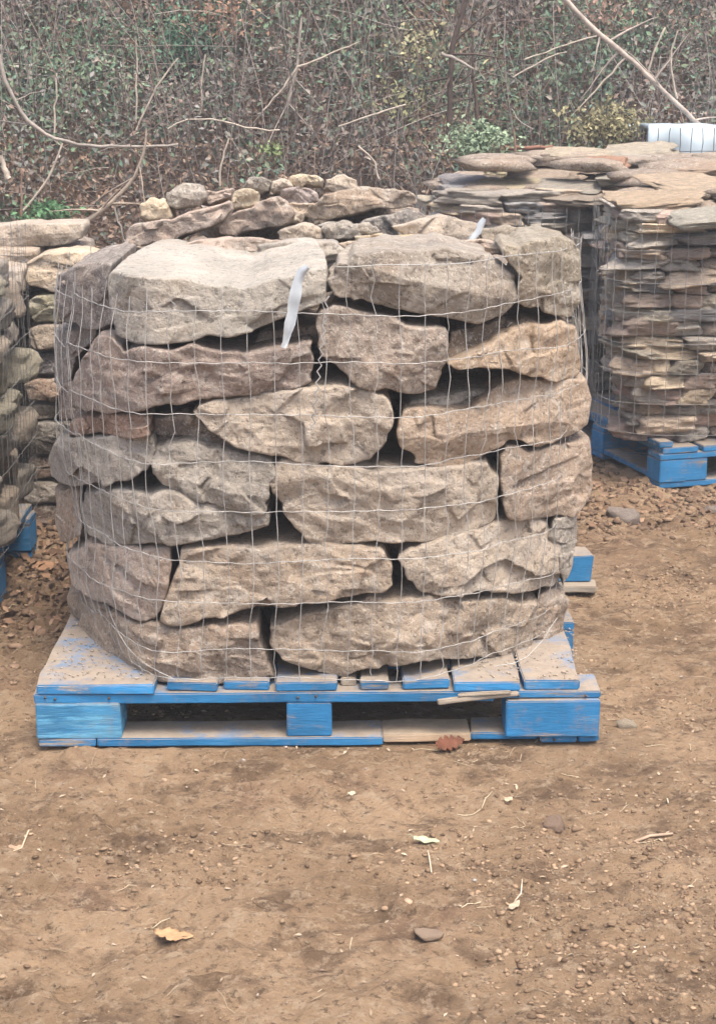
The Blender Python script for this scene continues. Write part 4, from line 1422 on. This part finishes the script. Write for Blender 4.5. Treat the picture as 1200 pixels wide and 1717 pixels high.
def limb(name, pts, r0, r1, label, col, y=8.0, cat='branch', twigs=0, yvar=None):
    """a single branch or vine; pts in picture x, y at the distance y (list of y allowed)"""
    P = []
    for k_, (px, py) in enumerate(pts):
        yy = y if yvar is None else y + yvar * k_ / (len(pts) - 1)
        P.append(P3(px, py, yy))
    P = np.array(P)
    d = np.r_[0, np.cumsum(np.linalg.norm(np.diff(P, axis=0), axis=1))]
    n_ = max(8, int(d[-1] / 0.05))
    t = np.linspace(0, d[-1], n_)
    Q = np.stack([np.interp(t, d, P[:, k_]) for k_ in range(3)], 1)
    for _ in range(3):
        Q[1:-1] = (Q[:-2] + 2 * Q[1:-1] + Q[2:]) / 4
    Q += RNG.normal(0, 0.0025, Q.shape)
    org = Q[0].copy()
    r = np.linspace(r0, r1, n_) * RNG.uniform(0.9, 1.1, n_)
    V, F = tubes([Q - org], [r], 6)
    root = obj(name, mesh_fast(name, V, F, M_STEM, True), loc=tuple(org), col=col)
    tag(root, label, cat)
    for _ in range(twigs):
        k_ = RNG.integers(2, n_ - 1)
        dr = np.array([RNG.normal(0, 1), RNG.normal(0, .3), RNG.normal(0.2, 0.8)])
        dr /= np.linalg.norm(dr)
        ln = RNG.uniform(0.08, 0.35)
        tt = np.linspace(0, 1, 6)[:, None]
        W = Q[k_] - org + dr * ln * tt + np.array([0, 0, -0.1]) * ln * tt ** 2 + RNG.normal(0, .003, (6, 3)) * tt
        V, F = tubes([W], [np.linspace(r[k_] * 0.5, 0.0012, 6)], 4)
        obj('twig', mesh_fast('twig', V, F, M_STEM, True), root, col=col)
    return root


PALEC, GREYC, DARKC, BRNC = (0.40, 0.35, 0.29), (0.28, 0.25, 0.22), (0.075, 0.055, 0.045), (0.24, 0.16, 0.12)
limb('vine', [(-8, 75), (2, 110), (18, 160), (40, 200), (68, 226), (110, 238), (170, 246), (240, 247), (300, 240)], 0.011, 0.006, 'pale vine curving down from the left edge and running right', GREYC, 7.85, 'vine', 4)
limb('dead_branch', [(248, 216), (247, 245), (236, 280), (214, 315), (196, 335), (160, 360), (134, 376)], 0.005, 0.014, 'forked grey dead branch leaning above the left gap', (0.30, 0.25, 0.20), 7.7, twigs=5)
limb('dead_branch', [(196, 330), (190, 350), (204, 385), (206, 400)], 0.006, 0.004, 'short twig dropping from the leaning dead branch', GREYC, 7.7)
limb('fallen_branch', [(935, -12), (985, 40), (1040, 85), (1085, 125), (1125, 165), (1178, 214)], 0.014, 0.011, 'long straight pale branch slanting down to the white sheet', (0.36, 0.31, 0.27), 8.0, twigs=9)
limb('bramble_stem', [(1050, 95), (1000, 150), (960, 190)], 0.006, 0.003, 'thin pale stem crossing down left beneath the slanting branch', PALEC, 8.0)
limb('bramble_stem', [(1115, 45), (1095, 85), (1086, 125)], 0.005, 0.005, 'short upright pale stem on the slanting branch', PALEC, 8.0)
limb('sapling', [(785, -12), (772, 30), (758, 70), (756, 130), (753, 215)], 0.012, 0.016, 'thin dark tree trunk standing at the top centre right', DARKC, 8.2, 'sapling', 5)
limb('sapling', [(800, 205), (796, 160), (790, 120), (792, 60)], 0.010, 0.005, 'dark sapling stem just right of the thin dark trunk', DARKC, 8.25, 'sapling', 4)
limb('sapling', [(505, 30), (502, 80), (498, 112), (488, 150), (478, 190)], 0.006, 0.010, 'grey sapling at the top centre', GREYC, 8.3, 'sapling', 4)
limb('bramble_stem', [(498, 112), (475, 150), (440, 184)], 0.008, 0.004, 'pale stick slanting down left from the grey sapling', PALEC, 8.2)
limb('bramble_stem', [(498, 112), (550, 90), (602, 70)], 0.006, 0.003, 'pale stick slanting up right from the grey sapling', PALEC, 8.2)
limb('bramble_stem', [(300, 95), (275, 125), (250, 165), (228, 220)], 0.004, 0.006, 'fine pale stem arching left of the grey sapling', PALEC, 8.2)
limb('bramble_stem', [(228, 60), (230, 130), (228, 205)], 0.004, 0.005, 'vertical pale cane among the green shrubs', PALEC, 8.3)
limb('bramble_stem', [(344, 90), (338, 140), (338, 190)], 0.004, 0.005, 'straight upright cane between the shrubs and grey sapling', PALEC, 8.3)
limb('bramble_stem', [(94, 120), (93, 170), (92, 222)], 0.004, 0.005, 'upright cane near the left vine', PALEC, 8.1)
limb('bramble_stem', [(280, 215), (320, 192), (370, 200), (420, 216), (470, 218)], 0.004, 0.004, 'arched bramble above the rear heap, left part', PALEC, 8.0)
limb('bramble_stem', [(385, 230), (372, 265), (366, 312)], 0.004, 0.006, 'upright twig rising from behind the rear heap', PALEC, 7.6)
limb('bramble_stem', [(568, 212), (600, 200), (640, 185), (680, 175)], 0.004, 0.005, 'pale twig rising right above the rear heap', PALEC, 7.9)
limb('bramble_stem', [(600, 245), (625, 262), (636, 300)], 0.004, 0.005, 'bent pale twig right of the rear heap', PALEC, 7.6)
limb('bramble_stem', [(105, 240), (84, 300), (40, 350), (30, 362)], 0.005, 0.006, 'long pale cane slanting down at far left', PALEC, 7.8)
limb('bramble_stem', [(0, 262), (8, 285), (14, 300)], 0.012, 0.014, 'thick pale stub at the left photo edge', PALEC, 7.7)
limb('bramble_stem', [(34, 280), (36, 320), (35, 362)], 0.004, 0.006, 'upright cane at the far left above the left slab', BRNC, 7.7)
limb('bramble_stem', [(862, 215), (861, 235), (863, 252)], 0.005, 0.006, 'short brown stake behind the flagstone top', BRNC, 7.8)
limb('fallen_branch', [(845, 246), (880, 248), (925, 246)], 0.012, 0.010, 'reddish brown stick lying along the back of the flagstones', (0.20, 0.10, 0.07), 7.9)
limb('bramble_stem', [(740, 90), (775, 102), (795, 116)], 0.009, 0.006, 'grey stub of branch beside the thin dark trunk', GREYC, 8.15)
limb('bramble_stem', [(1135, 50), (1120, 100), (1135, 165)], 0.004, 0.006, 'thin upright stem at the far right', PALEC, 8.1)
limb('bramble_stem', [(880, 100), (940, 75), (1000, 60)], 0.004, 0.004, 'pale stem rising right across the upper right bank', PALEC, 8.3)
limb('bramble_stem', [(860, 130), (910, 100), (950, 85)], 0.005, 0.004, 'second pale stem below the rising one at upper right', PALEC, 8.3)


# ------------------------------------------------------------------ clods, chips and litter on the ground
def clods(N, xr, yr, srange, cols, name, label, seed, zoff=0.0, dens=None):
    rg = np.random.default_rng(seed)
    x, y = rg.uniform(*xr, N), rg.uniform(*yr, N)
    if dens is not None:
        keep = rg.random(N) < dens(x, y)
        x, y = x[keep], y[keep]
    n_ = len(x)
    s = rg.uniform(0, 1, n_) ** 3 * (srange[1] - srange[0]) + srange[0]
    d, F0 = ico(1)
    z = ground_h(x, y)
    jit = 1 + rg.normal(0, 0.16, (n_, len(d), 1))
    sc = np.stack([s * rg.uniform(0.8, 1.7, n_), s * rg.uniform(0.7, 1.2, n_), s * rg.uniform(0.35, 0.75, n_)], 1)
    V = d[None] * jit * sc[:, None, :]
    a = rg.uniform(0, 6.28, n_)
    ca, sa = np.cos(a)[:, None], np.sin(a)[:, None]
    V = np.stack([V[..., 0] * ca - V[..., 1] * sa, V[..., 0] * sa + V[..., 1] * ca, V[..., 2]], -1)
    V += np.stack([x, y, z + zoff], 1)[:, None, :]
    F = (F0[None] + (np.arange(n_) * len(d))[:, None, None]).reshape(-1, 3)
    me = mesh_fast(name, V.reshape(-1, 3), F, M_CLOD)
    cc = np.array(cols)[rg.integers(0, len(cols), n_)] * rg.uniform(0.75, 1.25, (n_, 1))
    set_tint(me, cc, len(d))
    return tag(obj(name, me), label, name.replace('_', ' '), kind='stuff')


def patchy(x, y):
    return np.clip(0.9 * np.exp(-(((x - 0.36) / 0.36) ** 2 + ((y - 2.62) / 0.32) ** 2)) + 0.18 + 0.9 * fbm(np.stack([x, y, x * 0], 1), (2.2, 4.0, 1), 3, 91), 0.03, 1)


clods(60000, (-1.1, 1.1), (2.1, 4.6), (0.0010, 0.0065), [(0.24, 0.165, 0.105), (0.17, 0.113, 0.072), (0.28, 0.20, 0.13), (0.13, 0.086, 0.055)], 'dirt_clods', 'crumbs and small clods of dirt scattered over the yard', 1, dens=patchy)
clods(500, (-1.0, 1.1), (2.1, 5.2), (0.003, 0.013), [(0.24, 0.165, 0.105), (0.19, 0.13, 0.085), (0.29, 0.205, 0.14)], 'dirt_lumps', 'larger lumps of dirt here and there', 2, dens=patchy)
clods(200, (-0.9, 1.0), (2.1, 4.6), (0.001, 0.004), [(0.38, 0.31, 0.24), (0.36, 0.28, 0.24), (0.32, 0.29, 0.26)], 'stone_chips', 'pale chips of stone sprinkled on the dirt', 3, zoff=0.002)
clods(5200, (0.45, 1.5), (4.5, 6.2), (0.002, 0.018), [(0.155, 0.103, 0.068), (0.19, 0.13, 0.085), (0.115, 0.077, 0.053), (0.21, 0.145, 0.095)], 'churned_clods', 'brown churned clods by the right-hand pallet', 4,
      dens=lambda x, y: np.clip((y - 4.72 - 0.15 * (x - 0.7)) * 5, 0, 1) * off_pallet(x, y))
clods(900, (-1.1, -0.62), (3.6, 5.1), (0.004, 0.022), [(0.18, 0.12, 0.08), (0.14, 0.095, 0.065), (0.22, 0.15, 0.10)], 'loose_clods', 'loose dark clods along the left of the stack', 6)
# earth and chips on the pallet deck
rg = np.random.default_rng(8)


def deck_dirt(N):
    d, F0 = ico(1)
    x = np.where(rg.random(N) < 0.5, rg.uniform(-0.67, -0.42, N), rg.uniform(0.26, 0.50, N))
    y = rg.uniform(3.29, 3.70, N)
    s = rg.uniform(0.0006, 0.0028, N)
    V = d[None] * (1 + rg.normal(0, .15, (N, len(d), 1))) * np.stack([s * 1.3, s, s * .6], 1)[:, None] + np.stack([x, y, np.full(N, 0.1425)], 1)[:, None]
    F = (F0[None] + (np.arange(N) * len(d))[:, None, None]).reshape(-1, 3)
    me = mesh_fast('deck_grit', V.reshape(-1, 3), F, M_CLOD)
    set_tint(me, np.array([(0.34, 0.285, 0.225), (0.36, 0.31, 0.255), (0.31, 0.25, 0.195)])[rg.integers(0, 3, N)], len(d))
    tag(obj('deck_grit', me), 'grit and stone dust lying on the front pallet boards', 'grit', kind='stuff')


deck_dirt(900)

# leaf litter
N = 1600
x = np.concatenate([RNG.uniform(0.5, 1.5, 700), RNG.uniform(-1.15, -0.66, 900)])
y = np.concatenate([RNG.uniform(4.85, 6.3, 700), RNG.uniform(4.0, 5.1, 900)])
keep = off_pallet(x, y) > 0
x, y = x[keep], y[keep]
N = len(x)
pos = np.stack([x, y, ground_h(x, y) + RNG.uniform(0.002, 0.02, N)], 1)
cc = np.array([(0.21, 0.13, 0.08), (0.16, 0.10, 0.066), (0.27, 0.18, 0.12), (0.12, 0.08, 0.055)])[RNG.integers(0, 4, N)] * RNG.uniform(0.7, 1.3, (N, 1))
leaves(N, pos, RNG.uniform(0.007, 0.019, N), cc, 'leaf_litter', 'drifts of curled brown leaves by the left and right pallets', upright=1.5, aspect=0.6, cat='leaf litter')
N = 900
x, y = RNG.uniform(-1, 1, N), RNG.uniform(2.1, 4.2, N)
pos = np.stack([x, y, ground_h(x, y) + 0.002], 1)
cc = np.array([(0.30, 0.23, 0.16), (0.20, 0.14, 0.10), (0.36, 0.29, 0.21)])[RNG.integers(0, 3, N)]
leaves(N, pos, RNG.uniform(0.002, 0.008, N), cc, 'plant_scraps', 'tiny scraps of dead leaf and bark on the dirt', upright=4, aspect=0.4, cat='plant scraps')
st, rd = [], []
for _ in range(420):
    x, y, a, ln = RNG.uniform(-.95, .95), RNG.uniform(2.1, 4.3), RNG.uniform(0, 3.14), RNG.uniform(.012, .05)
    t = np.linspace(-.5, .5, 4)
    P = np.stack([x + t * ln * math.cos(a), y + t * ln * math.sin(a), np.zeros(4)], 1)
    P[:, 2] = ground_h(P[:, 0], P[:, 1]) + 0.0025
    P += RNG.normal(0, 0.0008, P.shape)
    st.append(P)
    rd.append(RNG.uniform(.0004, .0011))
V, F = tubes(st, rd, 3)
me = mesh_fast('straw_bits', V, F, M_TINT)
set_tint(me, np.array([(0.50, 0.41, 0.28), (0.22, 0.15, 0.10), (0.36, 0.28, 0.19)])[RNG.integers(0, 3, 420)], 12)
tag(obj('straw_bits', me), 'bits of straw and rootlets scattered on the dirt', 'straw', kind='stuff')


M_DRY = flat_material('dry_clod', (0, 0, 0), 0.95, 0.35, 45, use_obj=True, bmp=1.0)


# single leaves and twigs one can point at
def leaf(px, py, length, width, ang, col, label, curl=0.25, lift=0.006, name='fallen_leaf', jag=0.0, cat='leaf', tilt=0.0, vein=True):
    x, y = atZ(px, py, 0.0)
    z = float(ground_h(np.array([x]), np.array([y]))[0]) + lift
    n_, m_ = 15, 7
    V = []
    for i_ in range(n_):
        t = i_ / (n_ - 1)
        wv = width * math.sin(math.pi * t ** 0.85) ** 0.7 * (1 + jag * math.sin(t * 31)) + 0.0006
        for j in range(m_):
            s = j / (m_ - 1) * 2 - 1
            V.append(((t - 0.5) * length, s * wv, curl * length * (0.5 * (t - 0.5) ** 2 + 0.6 * (s * wv / length) ** 2 * 2) + 0.0015 * math.sin(t * 14 + s * 3) + (0.0006 * (1 - abs(s)))))
    V = np.array(V)
    V += 0.10 * width * fbm(V, 60, 2, int(px))[:, None] * np.array([0, 0, 1])
    F = []
    for i_ in range(n_ - 1):
        for j in range(m_ - 1):
            a = i_ * m_ + j
            F.append([a, a + 1, a + m_ + 1, a + m_])
    o = obj(name, mesh_fast(name, V, np.array(F), M_LEAF, True), loc=(x, y, z), rot=(tilt, 0, math.radians(ang)), col=col)
    md_ = o.modifiers.new('t', 'SOLIDIFY')
    md_.thickness = 0.0008
    tag(o, label, cat)
    V, F = tubes([np.array([(-length * 0.5, 0, 0.002), (-length * 0.62, 0.003, 0.004), (-length * 0.74, 0.004, 0.002)])], 0.0009, 4)
    obj('stalk', mesh_fast('stalk', V, F, M_STEM), o, col=tuple(c_ * 0.7 for c_ in col))
    return o


leaf(714, 1420, 0.052, 0.010, -22, (0.38, 0.40, 0.26), 'pale green willow-shaped leaf lying on the dirt below the pallet')
leaf(292, 1577, 0.070, 0.016, -18, (0.36, 0.225, 0.12), 'torn tan-orange leaf near the lower left of the dirt', jag=0.25)
leaf(862, 1520, 0.034, 0.007, 55, (0.36, 0.29, 0.21), 'small pale curled leaf at the lower right')
leaf(22, 1418, 0.040, 0.012, 10, (0.36, 0.25, 0.17), 'small pinkish leaf scrap at the left photo edge')
leaf(852, 1350, 0.020, 0.008, 40, (0.42, 0.33, 0.23), 'tiny cream scrap below the right block of the pallet')
leaf(752, 1254, 0.072, 0.015, 28, (0.13, 0.05, 0.028), 'crumpled rust-brown leaf leaning against the pallet bottom board', curl=0.7, lift=0.018, jag=0.38, tilt=0.8)
leaf(75, 955, 0.07, 0.022, 50, (0.27, 0.155, 0.09), 'big curled orange-brown leaf in the litter left of the stack', curl=0.8, lift=0.03, tilt=0.4)
leaf(590, 1345, 0.018, 0.007, 60, (0.46, 0.38, 0.27), 'tiny straw-coloured leaf in front of the centre block')


def ground_twig(pts, r, col, label):
    P = []
    for px, py in pts:
        x, y = atZ(px, py, 0)
        P.append((x, y, float(ground_h(np.array([x]), np.array([y]))[0]) + r * 1.3))
    P = np.array(P)
    org = P[0].copy()
    V, F = tubes([P - org], r, 6)
    tag(obj('ground_twig', mesh_fast('ground_twig', V, F, M_STEM, True), loc=tuple(org), col=col), label, 'twig')


ground_twig([(717, 1440), (720, 1455), (723, 1475)], 0.0013, (0.50, 0.42, 0.30), 'short pale twig just below the green leaf')
ground_twig([(875, 1478), (873, 1500), (862, 1515)], 0.0013, (0.48, 0.40, 0.30), 'thin pale twig above the small curled leaf')
ground_twig([(1062, 1398), (1090, 1396), (1128, 1394)], 0.003, (0.34, 0.25, 0.18), 'brown stick lying flat at the right of the dirt')
ground_twig([(22, 1440), (36, 1425), (48, 1400)], 0.0014, (0.48, 0.36, 0.25), 'small forked twig by the left photo edge')
ground_twig([(1120, 1352), (1118, 1340)], 0.0016, (0.52, 0.45, 0.33), 'straw stub standing at the right edge of the dirt')

# a few half-buried stones one can single out
for k_, (px, py, hs, col, lab) in enumerate((
        (720, 1570, (0.024, 0.018, 0.008), (0.42, 0.31, 0.225), 'flat purplish clod at the bottom centre of the dirt'),
        (930, 1385, (0.022, 0.018, 0.012), (0.29, 0.205, 0.15), 'rounded pinkish clod in the dark scuff of dirt'),
        (1042, 872, (0.055, 0.04, 0.03), (0.36, 0.30, 0.27), 'pale rounded stone in the churned dirt right of the stack'),
        (1050, 1215, (0.022, 0.016, 0.014), (0.50, 0.42, 0.32), 'cream pebble by the right end of the front pallet'),
        (1195, 855, (0.04, 0.03, 0.025), (0.34, 0.29, 0.26), 'grey stone at the right photo edge in front of the pallet'))):
    x, y = atZ(px, py, 0)
    V, F = rock_geo(600 + k_, 3, 14, 0.75, 0.10)
    o = obj('loose_stone', mesh_fast('loose_stone', V, F, M_ROCK if k_ > 1 else M_DRY, True), loc=(x, y, float(ground_h(np.array([x]), np.array([y]))[0]) + hs[2] * 0.1), rot=(0, 0, k_ * 1.1), col=col)
    o.scale = hs
    tag(o, lab, 'stone')

# ------------------------------------------------------------------ thin damp haze in the air
import bmesh
bm = bmesh.new()
bmesh.ops.create_cube(bm, size=1)
bmesh.ops.scale(bm, vec=(160, 190, 16), verts=bm.verts)
me = bpy.data.meshes.new('haze')
bm.to_mesh(me)
bm.free()
mh = bpy.data.materials.new('haze')
mh.use_nodes = True
nh = mh.node_tree
nh.nodes.clear()
pv = nh.nodes.new('ShaderNodeVolumePrincipled')
pv.inputs['Color'].default_value = (0.92, 0.95, 1.0, 1)
pv.inputs['Density'].default_value = 0.0085
pv.inputs['Anisotropy'].default_value = 0.2
om = nh.nodes.new('ShaderNodeOutputMaterial')
nh.links.new(pv.outputs[0], om.inputs['Volume'])
me.materials.append(mh)
tag(obj('haze', me, loc=(0, 50, 7.0 - 0.2)), 'thin pale haze in the damp air of the yard', kind='stuff')
